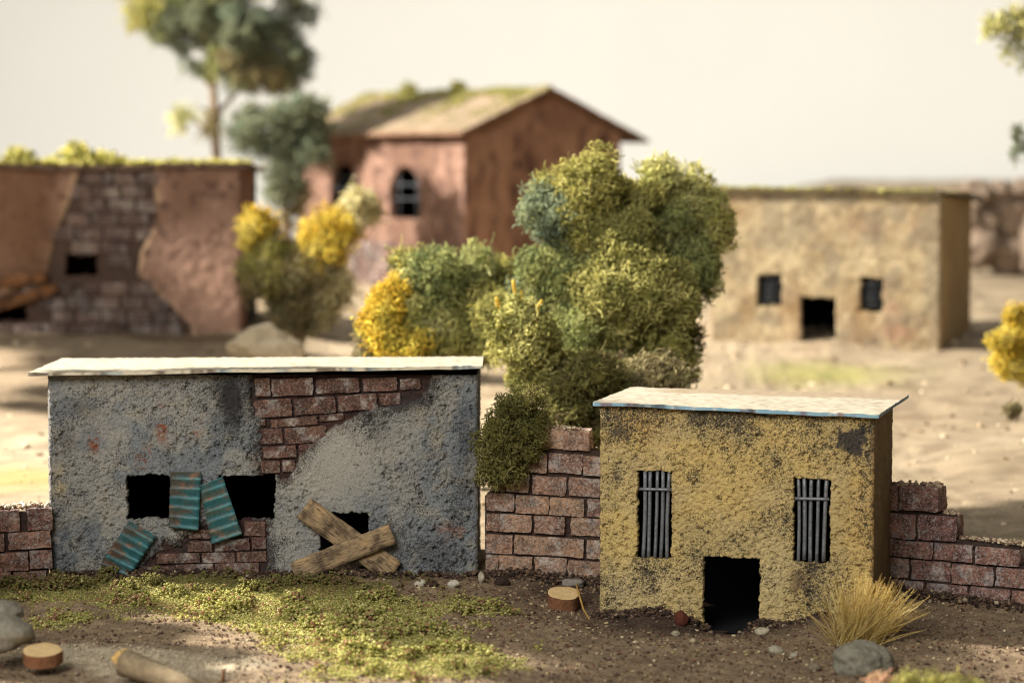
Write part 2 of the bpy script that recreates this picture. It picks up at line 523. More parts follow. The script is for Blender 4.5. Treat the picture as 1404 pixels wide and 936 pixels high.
M = {}
M['plaster'] = mat_paint('stucco_paint', 26, 0.22, 0.5, 0.02)
M['grey_stucco'] = mat_stucco('grey_stucco', (0.035, 0.034, 0.034))
M['yellow_stucco'] = mat_stucco('yellow_stucco', (0.038, 0.038, 0.040), 1.15)
M['roof'] = mat_paint('roof_board', 22, 0.12, 0.5, 0.02)
M['far_plaster'] = mat_paint('distant_plaster', 7, 0.3, 0.4, 0.04)
M['ground'] = mat_paint('soil_ground', 14, 0.3, 0.7, 0.04)
M['grain'] = mat_paint('grain_colour', 30, 0.2, 0.0)
M['leaf'] = mat_paint('lichen_colour', 8, 0.22, 0.0, trans=0.42)
M['straw'] = mat_paint('straw_colour', 8, 0.15, 0.0, trans=0.3)
M['rock'] = mat_paint('stone_surface', 7, 0.3, 0.6, 0.05)
M['sheet'] = mat_paint('painted_tin', 9, 0.35, 0.3, 0.02, rough=0.55)
M['black'] = mat_plain('black_card', (0.004, 0.004, 0.005), 1.0)
M['bar'] = mat_plain('grey_wire', (0.16, 0.17, 0.18), 0.5, 0.35, 12.0, 0.4)
M['dark_bar'] = mat_plain('dark_wire', (0.05, 0.055, 0.06), 0.6, 0.3, 8.0)
M['brick_red'] = mat_brick('red_brick', [S(152, 112, 96), S(172, 134, 116), S(130, 96, 90), S(168, 130, 114), S(140, 102, 92), S(162, 128, 116)], speck=(0.52, 0.48, 0.45), speck_amt=0.9)
M['brick_pink'] = mat_brick('faded_brick', [S(164, 128, 108), S(192, 162, 136), S(146, 112, 102), S(184, 154, 130), S(138, 104, 92), S(176, 144, 120), S(160, 130, 116)], speck=(0.56, 0.51, 0.44), speck_amt=0.9)
M['brick_dark'] = mat_brick('dark_brick', [S(104, 78, 70), S(118, 88, 78), S(98, 70, 66), S(124, 96, 84)], speck=(0.42, 0.37, 0.29), speck_amt=0.55)
M['brick_far'] = mat_brick('grey_brown_brick', [S(118, 102, 98), S(136, 118, 112), S(100, 84, 80), S(146, 130, 124)], speck_amt=0.25, dark_amt=0.3, scale=0.5)
M['mortar'] = mat_plain('dark_mortar', tuple(S(56, 43, 37)), 0.95, 0.4, 9.0, 0, 0.6)
M['wood'] = mat_wood('aged_board', tuple(S(164, 140, 106)), tuple(S(58, 46, 37)))
M['wood_rust'] = mat_wood('rusty_board', tuple(S(132, 92, 58)), tuple(S(64, 42, 30)))
M['slice_top'] = mat_plain('cut_wood', tuple(S(206, 176, 126)), 0.8, 0.18, 6.0, 0, 0.2)
M['tree_bark'] = mat_plain('tree_bark', tuple(S(116, 96, 74)), 0.9, 0.3, 4.0, 0, 0.5)
M['bark'] = mat_plain('bark', tuple(S(118, 80, 54)), 0.9, 0.35, 9.0, 0, 0.7)
M['stem'] = mat_plain('twig_bark', tuple(S(112, 92, 66)), 0.9, 0.3, 6.0, 0, 0.5)

# ------------------------------------------------------------------ ground
YS = np.array([-40, 40, 66, 72, 77, 80, 86, 100, 125, 150, 170, 200, 300])
ZS = np.array([-1.6, -1.2, -.78, -.62, -.30, .0, .0, 1.15, 3.75, 4.9, 5.4, 5.8, 5.8])
HEAPS = []   # x, y, radius x, radius y, height

def terrain0(x, y):
    x = np.asarray(x, float); y = np.asarray(y, float)
    z = (np.interp(y - 1.2, YS, ZS) + np.interp(y, YS, ZS) * 2 + np.interp(y + 1.2, YS, ZS)) / 4
    z = z + 0.55 * smooth(-4, -12, x) * smooth(104, 120, y) * smooth(150, 135, y)
    z = z + 4.7 * smooth(4, 30, x) * smooth(160, 205, y)
    z = z - 0.34 * smooth(-1.5, 3, x) * smooth(80.5, 77.5, y)
    z = z - 0.10 * smooth(-9, -14, x) * smooth(79, 74, y)
    for (hx, hy, rx, ry, hh) in HEAPS:
        z = z + hh * np.exp(-((x - hx) / rx) ** 2 - ((y - hy) / ry) ** 2)
    return z

HEAPS += [(6.5, 79.4, 2.5, 2.5, -1.5), (3.9, 75.75, .9, .7, .30), (8.4, 74.2, 1.5, .9, .50), (6.6, 75.2, .5, .9, .16), (5.75, 75.3, .55, .8, -.50), (9.5, 76.5, 1.2, 1.2, .15)]

def terrain(x, y):
    z = terrain0(x, y)
    near = smooth(100, 88, y)
    z = z + 0.10 * fbm(np.asarray(x) * .7, np.asarray(y) * .7, seed=5) + near * 0.055 * fbm(np.asarray(x) * 3.5, np.asarray(y) * 3.5, seed=8)
    z = z + (1 - near) * 0.28 * fbm(np.asarray(x) * .35, np.asarray(y) * .35, seed=15)
    return z

def tz(x, y): return float(terrain(np.array([x]), np.array([y]))[0])

def G(px, py):
    """where the line of sight through a pixel meets the ground"""
    r = ray(px, py); lo = 50.0
    prev = None
    for d in np.arange(50, 260, 0.25):
        p = Vector((0, 0, CAM_Z)) + r * (d / r.y)
        if p.z <= tz(p.x, p.y): return p
    return at(px, py, 120)

def axis(points):
    out = [points[0][0]]
    for (a, step), (b, _) in zip(points[:-1], points[1:]):
        n = max(1, int(round((b - a) / step)))
        out += list(a + (b - a) * (np.arange(n) + 1) / n)
    return np.array(out)

gx = axis([(-160, 12), (-40, 2), (-26, .6), (-15, .085), (15, .6), (26, 2), (60, 12), (160, 0)])
gy = axis([(-30, 6), (50, 1), (64, .085), (83, .4), (110, .8), (160, 2), (250, 0)])
GX, GY = np.meshgrid(gx, gy)
GZ = terrain(GX, GY)

def ell(x, y, cx, cy, rx, ry):
    return np.exp(-((x - cx) / rx) ** 2 - ((y - cy) / ry) ** 2)

TURF = [(-9.0, 78.9, 4.6, 1.5, 1.1), (-9.5, 77.6, 5.0, 1.5, 1.0), (-5.2, 75.6, 3.6, 1.9, 1.1), (-4.0, 72.0, 3.2, 2.8, 1.0), (-2.2, 69.2, 2.8, 2.2, 1.0), (-12, 74.5, 2.0, 1.2, .6), (-0.6, 76.2, 1.1, .8, .55), (-6.2, 67.6, 1.6, .8, .5)]
BARE = [(-8.2, 68.8, 2.2, 1.9, 1.3), (-11.2, 70.5, 2.0, 1.6, 1.0)]
def turf_mask(x, y):
    t = 0
    for (cx, cy, rx, ry, w) in TURF: t = t + w * ell(x, y, cx, cy, rx, ry)
    for (cx, cy, rx, ry, w) in BARE: t = t - w * ell(x, y, cx, cy, rx, ry)
    t = t + 0.55 * fbm(x * 1.3, y * 1.3, seed=40, octv=5, gain=.65)
    return smooth(0.35, 0.95, t) * smooth(84, 82, y)
def bare_mask(x, y):
    t = 0
    for (cx, cy, rx, ry, w) in BARE: t = t + w * ell(x, y, cx, cy, rx, ry)
    return smooth(0.3, 0.9, t + .25 * fbm(x * 2, y * 2, seed=44))

def ground_paint(x, y):
    n1 = fbm(x * .9, y * .9, seed=50) * .5 + .5; n2 = fbm(x * 5, y * 5, seed=52, octv=3) * .5 + .5
    soil = mixc(S(110, 92, 71), S(144, 124, 98), n1)
    soil = soil * (0.6 + 0.8 * n2)[..., None]
    dark = np.clip(sum(ell(x, y, *e) for e in [(7.2, 74.9, 3.8, 1.3), (3.8, 75.6, 1.6, .9), (1.3, 78.6, 1.4, 1.2), (6.4, 77.5, 4, 2), (-6, 80, 8, .5)]), 0, 1)  # dark soil; the patch inside the yellow house paints in its unlit floor
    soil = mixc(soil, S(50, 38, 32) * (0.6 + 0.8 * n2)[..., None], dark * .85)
    sand = mixc(S(142, 125, 100), S(160, 144, 119), fbm(x * .3, y * .3, seed=55) * .5 + .5) * (.7 + .5 * n2)[..., None]
    brown = smooth(.55, .75, fbm(x * .45, y * .6, seed=58) * .5 + .5)
    sand = mixc(sand, S(116, 98, 76), brown * .75)
    sand = mixc(sand, S(112, 96, 78), smooth(.55, .75, fbm(x * 1.6, y * 1.6, seed=59) * .5 + .5) * .6)
    sand = mixc(sand, S(108, 90, 70), smooth(-9, -12, x) * smooth(104, 110, y) * .5)  # sand before the ruin darkened, shade painted into its colour
    gpatch = np.clip(ell(x, y, 13.0, 117.5, 4.0, 3.2) + ell(x, y, -17, 97, 2.5, 3) + .25 * fbm(x * 1.1, y * 1.1, seed=61) - .25, 0, 1) * smooth(86, 90, y)
    sand = mixc(sand, S(142, 140, 74), gpatch * .85)
    c = mixc(soil, sand, smooth(83, 88, y))
    c = mixc(c, S(168, 154, 130) * (.75 + .5 * n2)[..., None], bare_mask(x, y))
    t = turf_mask(x, y)
    return mixc(c, mixc(S(110, 108, 52), S(150, 140, 70), n1) * (.7 + .6 * n2)[..., None], t * .9)

gi = np.arange(GX.size).reshape(GX.shape)
gq = np.stack([gi[:-1, :-1], gi[:-1, 1:], gi[1:, 1:], gi[1:, :-1]], -1).reshape(-1, 4)
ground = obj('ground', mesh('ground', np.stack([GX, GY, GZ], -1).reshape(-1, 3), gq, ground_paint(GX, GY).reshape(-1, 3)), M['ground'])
tag(ground, 'brown earth and pale sand base of the diorama', kind='structure')

# backdrop: one curved sheet of cream paper
bx = np.linspace(-190, 190, 60)
prof = [(205, -6)] + [(250 - 30 * math.cos(a) + 10, 24 - 30 * math.sin(a)) for a in np.linspace(math.pi / 2, 0.0, 2)][:0] + [(252, -6), (256, 10), (258, 60), (259, 150)]
BP = np.array([[(x, y - 26 * (abs(x) / 190) ** 2, z) for x in bx] for (y, z) in prof])
bi = np.arange(BP.shape[0] * BP.shape[1]).reshape(BP.shape[:2])
bq = np.stack([bi[:-1, :-1], bi[:-1, 1:], bi[1:, 1:], bi[1:, :-1]], -1).reshape(-1, 4)
sky = obj('sky', mesh('sky', BP.reshape(-1, 3), bq), mat_plain('cream_paper', tuple(S(226, 225, 219)), 0.95, 0.02, 0.05))
tag(sky, 'plain cream paper backdrop behind the model village', kind='structure')

rng = np.random.default_rng(3)
# loose soil
n = 60000
x = rng.uniform(-15.5, 15.5, n); y = rng.uniform(66, 82.5, n)
k = rng.random(n) < 0.45 + 0.5 * np.clip(ell(x, y, 7, 75, 4, 2) + ell(x, y, 1, 77, 3, 2) + bare_mask(x, y), 0, 1)
k &= turf_mask(x, y) < rng.random(n)
k &= ~((np.abs((x - 6.2) * .974 - (y - 78) * .225) < 3.6) & (y > 76.6 - .225 * (x - 2.35)))
x, y = x[k], y[k]
sz = 0.018 + 0.05 * rng.random(len(x)) ** 4
pal = np.stack([S(92, 74, 58), S(122, 102, 78), S(72, 55, 45), S(150, 130, 104), S(110, 74, 58), S(176, 160, 134)])
pk = rng.choice(6, len(x), p=[.28, .26, .22, .12, .07, .05])
cc = pal[pk] * (0.8 + .4 * rng.random((len(x), 1)))
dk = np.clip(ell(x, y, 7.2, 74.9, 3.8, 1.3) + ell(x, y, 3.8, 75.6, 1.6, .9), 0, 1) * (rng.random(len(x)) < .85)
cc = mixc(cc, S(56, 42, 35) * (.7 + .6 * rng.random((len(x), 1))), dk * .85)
cc = mixc(cc, S(182, 168, 142) * (0.75 + .4 * rng.random((len(x), 1))), bare_mask(x, y) * .8)
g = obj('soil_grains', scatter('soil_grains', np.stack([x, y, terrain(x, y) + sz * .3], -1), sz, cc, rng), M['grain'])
tag(g, 'loose brown soil and grit strewn before the front houses', 'soil', kind='stuff')

# turf: crumbs of green foam
n = 150000
x = rng.uniform(-15.5, 3.5, n); y = rng.uniform(66, 80.2, n)
k = rng.random(n) < turf_mask(x, y) * .9
x, y = x[k], y[k]
lump = smooth(.05, .45, fbm(x * 1.5, y * 1.5, seed=70, octv=3))
sz = 0.018 + 0.024 * rng.random(len(x)) + 0.02 * lump
up = lump * rng.random(len(x)) * 0.30
pal = np.stack([S(174, 170, 96), S(200, 194, 120), S(146, 144, 74), S(220, 212, 150), S(176, 132, 104)])
tone = fbm(x * .8, y * .8, seed=72) * .5 + .5
pk = rng.choice(5, len(x), p=[.36, .26, .2, .1, .08])
red = (fbm(x * 1.6, y * 1.6, seed=76, octv=3) > .28) & (rng.random(len(x)) < .35)
pk = np.where(red, 4, pk)
cc = pal[pk] * (0.75 + .35 * rng.random((len(x), 1)) + .15 * tone[:, None])
cc = mixc(cc, S(92, 84, 46) * (.7 + .5 * rng.random((len(x), 1))), smooth(76.6, 78.6, y) * .7)  # turf near the wall painted darker, standing for the house's shade
g = obj('turf_grass', scatter('turf_grass', np.stack([x, y, terrain(x, y) + sz * .4 + up], -1), sz, cc, rng), M['leaf'])
tag(g, 'mossy green foam turf in front of the grey house', 'turf', kind='stuff')

# crumbled soil heaped along the foot of the front walls
PX, PY = [], []
ca, sa = math.cos(math.radians(13)), math.sin(math.radians(13))
u = rng.uniform(-.1, 7.4, 5200); o_ = np.abs(rng.normal(size=5200)) * .32
kk = ~((u > 2.75) & (u < 4.3) & (rng.random(5200) < .75))
PX.append((2.354 + u * ca - o_ * sa)[kk]); PY.append((76.5 - u * sa - o_ * ca)[kk])
u = rng.uniform(-13, -1, 3000); PX.append(u); PY.append(79.95 - np.abs(rng.normal(size=3000)) * .22)
u = rng.uniform(-1, 2.6, 1500); PX.append(u); PY.append(80.2 - .15 * (u + 1) - np.abs(rng.normal(size=1500)) * .3)
u = rng.uniform(0, 5, 2200); PX.append(9.9 + u * .913); PY.append(79.4 - u * .407 - np.abs(rng.normal(size=2200)) * .3)
x = np.concatenate(PX); y = np.concatenate(PY)
sz = 0.02 + 0.055 * rng.random(len(x)) ** 3
cc = np.stack([S(62, 47, 38), S(84, 66, 52), S(50, 38, 32), S(110, 90, 70), S(150, 134, 110)])[rng.choice(5, len(x), p=[.34, .26, .24, .12, .04])] * (.8 + .4 * rng.random((len(x), 1)))
g = obj('soil_crumbs', scatter('soil_crumbs', np.stack([x, y, terrain(x, y) + rng.random(len(x)) ** 2 * .14], -1), sz, cc, rng, base=1), M['grain'])
tag(g, 'dark crumbled soil heaped along the foot of the front walls', 'soil', kind='stuff')

# pale lichen flakes on the soil
n = 2600
x = rng.uniform(-3, 12, n); y = rng.uniform(67, 78.5, n)
k = (fbm(x * 1.5, y * 1.5, seed=86, octv=3) > .12) & (rng.random(n) < .75)
x, y = x[k], y[k]
sz = 0.02 + 0.05 * rng.random(len(x)) ** 2
cc = np.stack([S(160, 140, 104), S(182, 166, 130), S(140, 126, 84), S(120, 100, 76)])[rng.integers(0, 4, len(x))]
g = obj('lichen_flakes', scatter('lichen_flakes', np.stack([x, y, terrain(x, y) + sz * .3], -1), sz, cc, rng, base=1, squash=.5), M['grain'])
tag(g, 'pale flakes of dried lichen strewn on the dark soil', 'flakes', kind='stuff')

# far debris on the sand
n = 5000
x = rng.uniform(-24, 30, n); y = rng.uniform(86, 150, n)
sz = 0.03 + 0.15 * rng.random(n) ** 6
cc = np.stack([S(170, 150, 120), S(134, 114, 88), S(190, 174, 146), S(100, 82, 64)])[rng.integers(0, 4, n)]
g = obj('sand_gravel', scatter('sand_gravel', np.stack([x, y, terrain(x, y)], -1), sz, cc, rng, base=1), M['grain'])
tag(g, 'pale grit on the sand behind the front houses', 'gravel', kind='stuff')

# ------------------------------------------------------------------ bricks
BRICK = [gridbox('brick', (8, 1, 5), (1, 1, 1), 0.06, s * 13 + 1, 0.03, smooth_shade=False, nfreq=3.0) for s in range(7)]
def brick(parent, x0, x1, z0, z1, y_front, depth, mat, tilt=0.0, name='brick', seed=None):
    base = BRICK[random.randrange(7)]
    key = base.name + mat.name
    me = BCACHE.get((id(base), mat.name))
    if me is None:
        me = base.copy(); me.materials.clear(); me.materials.append(mat); BCACHE[(id(base), mat.name)] = me
    return obj(name, me, mat, parent, ((x0 + x1) / 2, y_front + depth / 2, (z0 + z1) / 2), (random.uniform(-.05, .05), tilt + random.uniform(-.012, .012), random.uniform(-.06, .06)), (abs(x1 - x0), depth, abs(z1 - z0)))
BCACHE = {}

def crust(parent, pts, seed, cols, n=160, spread=.06, size=.035, name='mortar_crumbs'):
    """broken mortar lying along a wall top; pts local polyline"""
    r = np.random.default_rng(seed); pts = np.array(pts, float)
    L = np.linalg.norm(np.diff(pts, axis=0), axis=1); t = r.random(n) * L.sum(); cum = np.concatenate([[0], np.cumsum(L)])
    i = np.clip(np.searchsorted(cum, t) - 1, 0, len(L) - 1); f = ((t - cum[i]) / L[i])[:, None]
    P = pts[i] * (1 - f) + pts[i + 1] * f
    P = P + r.normal(size=(n, 3)) * np.array([spread, spread * 1.6, spread * .45])
    o = obj(name, scatter(name, P, size * (.6 + r.random(n)), np.array(cols)[r.integers(0, len(cols), n)] * (.8 + .4 * r.random((n, 1))), r, base=1), M['grain'], parent)
    o['kind'] = 'stuff'
    return o

CRUMB = [S(150, 128, 104), S(176, 156, 128), S(120, 88, 74), S(196, 180, 152)]

def wall_core(parent, F, px_pts, y, depth, mat):
    """mortar body behind the bricks: an extruded outline"""
    uv = [F.uv(*p) for p in px_pts]
    n = len(uv)
    v = np.array([(u, y, w) for u, w in uv] + [(u, y + depth, w) for u, w in uv])
    me = bpy.data.meshes.new('mortar')
    fs = [tuple(range(n)), tuple(range(2 * n - 1, n - 1, -1))] + [(i, i + n, (i + 1) % n + n, (i + 1) % n) for i in range(n)]
    me.from_pydata([tuple(p) for p in v], [], fs); me.update()
    return obj('mortar', me, mat, parent)

def courses(parent, F, rows, mat, y_front=0.0, depth=.5, jit=.03):
    """rows of (list of (x0,x1), left top y, left bottom y, slope, x of reference) in photo pixels -> bricks on the wall plane"""
    for spans, yt, yb, slope, xr in rows:
        for (a, b) in spans:
            xm = (a + b) / 2; dy = slope * (xm - xr)
            a -= .9; b += .9
            u0, _ = F.uv(a, yt); u1, _ = F.uv(b, yt)
            _, zt = F.uv(xm, yt + dy - .2); _, zb = F.uv(xm, yb + dy - .2)
            uA, zA = F.uv(a, yt + slope * (a - xr)); uB, zB = F.uv(b, yt + slope * (b - xr))
            brick(parent, u0, u1, zb, zt, y_front + random.uniform(-jit, jit), depth, mat, -math.atan2(zB - zA, uB - uA))

# ------------------------------------------------------------------ grey house
HG = dict(O=at(68, 790, 80.0), rz=0.0)
FG = Frame((HG['O'].x, 80.0, -0.45), 0.0)
WG = FG.uv(655, 700)[0]; HGT = FG.uv(400, 514)[1]; DG = 5.3
gh = thing('grey_house', 'grey stuccoed model house with flat white roof and patches of exposed brick', 'house', FG.O)
P1 = [FG.uv(*p) for p in [(347, 505), (596, 505), (580, 545), (510, 563), (455, 588), (412, 622), (398, 655), (352, 655), (358, 600), (346, 548)]]
P2 = [FG.uv(*p) for p in [(252, 735), (268, 722), (330, 708), (366, 712), (368, 800), (180, 800), (196, 764), (215, 757)]]
def g_plaster(U, V):
    w = .16 * fbm(U * 2.2, V * 2.2, seed=101, octv=3, gain=.6) + .10 * fbm(U * 9, V * 9, seed=103, octv=3, gain=.7)
    a = sd_poly(U + w, V + w, P1); b = sd_poly(U + w, V - w, P2)
    return np.minimum(a, b), a, b
def g_h(U, V):
    s, a, b = g_plaster(U, V)
    grit = fbm(U * 13 + 3 * V, V * 13 - 3 * U, seed=110, octv=2, gain=.7)
    pock = smooth(.18, .55, fbm(U * 7 - 2 * V, V * 7 + 2 * U, seed=115, octv=3, gain=.7))
    smoothp = smooth(1.3, .5, np.hypot((U - FG.uv(470, 630)[0]) / 1.0, (V - FG.uv(470, 630)[1]) / 1.1))
    rough = (.6 + .4 * smooth(-.3, .3, fbm(U * .7, V * .7, seed=118))) * (1 - .7 * smoothp)
    h = (.055 * grit - .085 * pock) * rough + .02 * fbm(U * .8, V * .8, seed=119)
    rec = smooth(.10, -.10, s)
    return h * (1 - .3 * rec) - .13 * rec
def blobs(F, U, V, items):
    out = np.zeros(U.shape)
    for (px, py, rx, ry, w) in items:
        u, v = F.uv(px, py); k = 48.75
        out = np.maximum(out, w * np.exp(-((U - u) * k / rx) ** 2 - ((V - v) * k / ry) ** 2))
    return out
def g_paint(U, V, h):
    s, a, b = g_plaster(U, V)
    n1 = fbm(U * .9, V * .9, seed=130) * .5 + .5; n2 = fbm(U * 3.2, V * 3.2, seed=132) * .5 + .5; n3 = fbm(U * 11, V * 11, seed=134, octv=3) * .5 + .5
    c = mixc(S(146, 144, 138), S(124, 128, 130), smooth(.4, .62, n1))
    c = mixc(c, S(158, 152, 138), smooth(.5, .75, n2) * .6)
    c = mixc(c, S(98, 106, 114), smooth(.56, .72, fbm(U * 1.7, V * 1.7, seed=136) * .5 + .5) * .5)
    c = mixc(c, S(162, 158, 147), np.clip(blobs(FG, U, V, [(470, 625, 74, 66, 1.1), (440, 660, 60, 50, 1.0), (395, 740, 34, 60, .8)]), 0, 1))
    c = mixc(c, S(186, 170, 132), blobs(FG, U, V, [(83, 662, 9, 19, .9), (122, 545, 14, 14, .4), (600, 600, 14, 20, .4), (575, 560, 14, 14, .4)]) * smooth(.3, .5, n2))
    c = mixc(c, S(132, 80, 56), np.clip(blobs(FG, U, V, [(222, 583, 7, 24, 1.0), (130, 606, 8, 13, 1.0), (200, 628, 13, 14, .7), (270, 590, 6, 10, .6), (620, 730, 26, 12, .5)]) * smooth(.42, .58, n3 * .5 + n2 * .5) * 1.3, 0, 1))
    c = mixc(c, S(56, 54, 56), np.clip(blobs(FG, U, V, [(318, 545, 18, 36, 1.6), (350, 535, 14, 24, 1.0), (300, 530, 14, 16, .8), (92, 600, 14, 22, .5), (110, 560, 26, 16, .45), (560, 545, 34, 26, .5), (640, 620, 16, 60, .4), (600, 760, 46, 22, .45), (520, 590, 22, 22, .35)]) * (.55 + .6 * n2), 0, 1))
    # dark wash worn into the render, kept in the alpha
    pock = smooth(.18, .55, fbm(U * 7 - 2 * V, V * 7 + 2 * U, seed=115, octv=3, gain=.7))
    al = .412 + .09 * fbm(U * 2.1, V * 2.1, seed=138, octv=5, gain=.65) + .05 * smooth(.35, .65, fbm(U * 1.1 + 4, V * 1.1, seed=139) * .5 + .5) + .06 * pock - .07 * blobs(FG, U, V, [(470, 625, 74, 66, 1), (430, 665, 50, 40, .8)])
    al = al + .10 * blobs(FG, U, V, [(318, 545, 20, 38, 1.0), (350, 535, 16, 24, .8), (110, 560, 40, 24, .5), (560, 545, 40, 30, .7), (640, 620, 20, 80, .5), (600, 760, 60, 30, .8), (90, 770, 30, 24, .5), (520, 590, 30, 30, .5)])
    rec = smooth(.04, -.04, s)
    c = mixc(c, S(66, 46, 40) * (.6 + .8 * n3)[..., None], rec)
    rim = smooth(.28, .02, s) * (1 - rec) * smooth(.4, .6, n3)
    c = mixc(c, S(110, 86, 72), rim * .6)
    c = mixc(np.minimum(c * 1.16, 1), c, rec)
    al = al + .10 * smooth(.5, .0, s) * (1 - rec)
    return np.concatenate([c, al[..., None]], -1)
def op(F, x0, x1, y0, y1):
    a, t = F.uv(x0, y0); b, bt = F.uv(x1, y1)
    return (a, b, bt, t)
og = [op(FG, 173, 246, 651, 712), op(FG, 300, 377, 651, 712), op(FG, 438, 505, 703, 800)]
obj('front_wall', panel('front_wall', WG, HGT, .022, g_h, g_paint, og, .085, .35, 140), M['grey_stucco'], gh)
def side_h(U, V): return .06 * fbm(U * 7, V * 7, seed=150)
def side_paint(U, V, h):
    n = fbm(U * 2, V * 2, seed=152) * .5 + .5
    return mixc(S(96, 92, 88), S(138, 134, 126), n)
for nm, lx, rz in (('side_wall', WG, math.pi / 2), ('side_wall', 0.0, -math.pi / 2)):
    o = obj(nm, panel(nm, DG, HGT, .06, side_h, side_paint, seed=155), M['plaster'], gh, (lx, 0.0 if lx > 0 else DG, 0), (0, 0, rz))
obj('back_wall', panel('back_wall', WG, HGT, .12, side_h, side_paint, seed=156), M['plaster'], gh, (WG, DG, 0), (0, 0, math.pi))
def liner(parent, W, D, H, y0=.37):
    v = [(.05, y0, 0), (W - .05, y0, 0), (W - .05, D - .05, 0), (.05, D - .05, 0), (.05, y0, H), (W - .05, y0, H), (W - .05, D - .05, H), (.05, D - .05, H)]
    me = bpy.data.meshes.new('interior')
    me.from_pydata(v, [], [(0, 3, 2, 1), (4, 5, 6, 7), (1, 2, 6, 5), (3, 0, 4, 7), (2, 3, 7, 6)]); me.update()
    return obj('interior', me, M['black'], parent)
liner(gh, WG, DG, HGT - .1)
def white_roof(U, V):
    n = fbm(U * 3, V * 3, seed=160) * .5 + .5
    c = mixc(S(150, 142, 124), S(172, 164, 146), n)
    return mixc(c, S(122, 104, 80), smooth(.54, .72, fbm(U * 6, V * 6, seed=163) * .5 + .5) * .5)
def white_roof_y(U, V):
    return mixc(white_roof(U, V), S(136, 118, 94), smooth(3.9, 4.2, V + .25 * fbm(U * 2, V, seed=171)) * smooth(.6, 1.6, U) * .8)  # shadow band along the rear edge painted in as a brown strip
def roof_edge(U, V):
    n = fbm(U * 2.4, V * 2.4, seed=165) * .5 + .5; m = fbm(U * 9, V * 9, seed=166) * .5 + .5
    c = mixc(S(196, 186, 162), S(112, 100, 86), smooth(.45, .65, n * .5 + m * .5))
    return mixc(c, S(120, 146, 160), smooth(.62, .74, fbm(U * 1.3, V * 1.3, seed=167) * .5 + .5) * .45)
def rp(F, px, py, d):
    """local coordinates, in a house, of the point at a pixel and depth"""
    P = at(px, py, d) - F.O
    return (P.dot(F.R), -P.dot(F.N), P.z)
obj('roof', slab('roof', [rp(FG, 38, 511, 79.55), rp(FG, 662, 501, 79.55), (WG + .1, DG + .35, HGT + .16), (-.5, DG + .35, HGT + .10)], .09, .09, white_roof, .02, .010, 3, roof_edge), M['roof'], gh)
GB = [  # x0, x1, top left, bottom left, slope per px
    (350, 369, 519, 544, -.05), (373, 429, 519, 543, -.05), (434, 492, 519, 539.5, -.05), (498, 544, 518.5, 536.5, -.04), (549, 575, 519, 534, -.04),
    (349, 399, 548, 572, -.07), (404, 459, 545, 568, -.07), (464, 516, 541, 563, -.08), (521, 548, 539, 556, -.08),
    (353, 363, 575, 584, -.05), (372, 435, 573, 584, -.09), (439, 470, 568, 577, -.09),
    (357, 386, 588, 609, -.05), (391, 446, 585, 608, -.08), (361, 406, 612, 628, -.05), (411, 428, 609, 626, -.05), (358, 382, 632, 649, -.03), (388, 404, 631, 647, -.03),
    (336, 363, 715, 735, .0), (260, 287, 727, 739, .0), (258, 290, 742, 756, -.02), (295, 342, 739, 755, -.04), (346, 364, 737, 753, -.02),
    (215, 273, 759, 772, -.02), (277, 321, 757.5, 771.5, -.02), (325, 364, 756, 770, -.02), (188, 239, 777, 790, -.02), (242, 292, 774, 788, -.02), (295, 354, 772, 786, -.02)]
for (x0, x1, yt, yb, sl) in GB:
    courses(gh, FG, [([(x0, x1)], yt, yb, sl, (x0 + x1) / 2)], M['brick_dark'], 0.035, .3, .02)

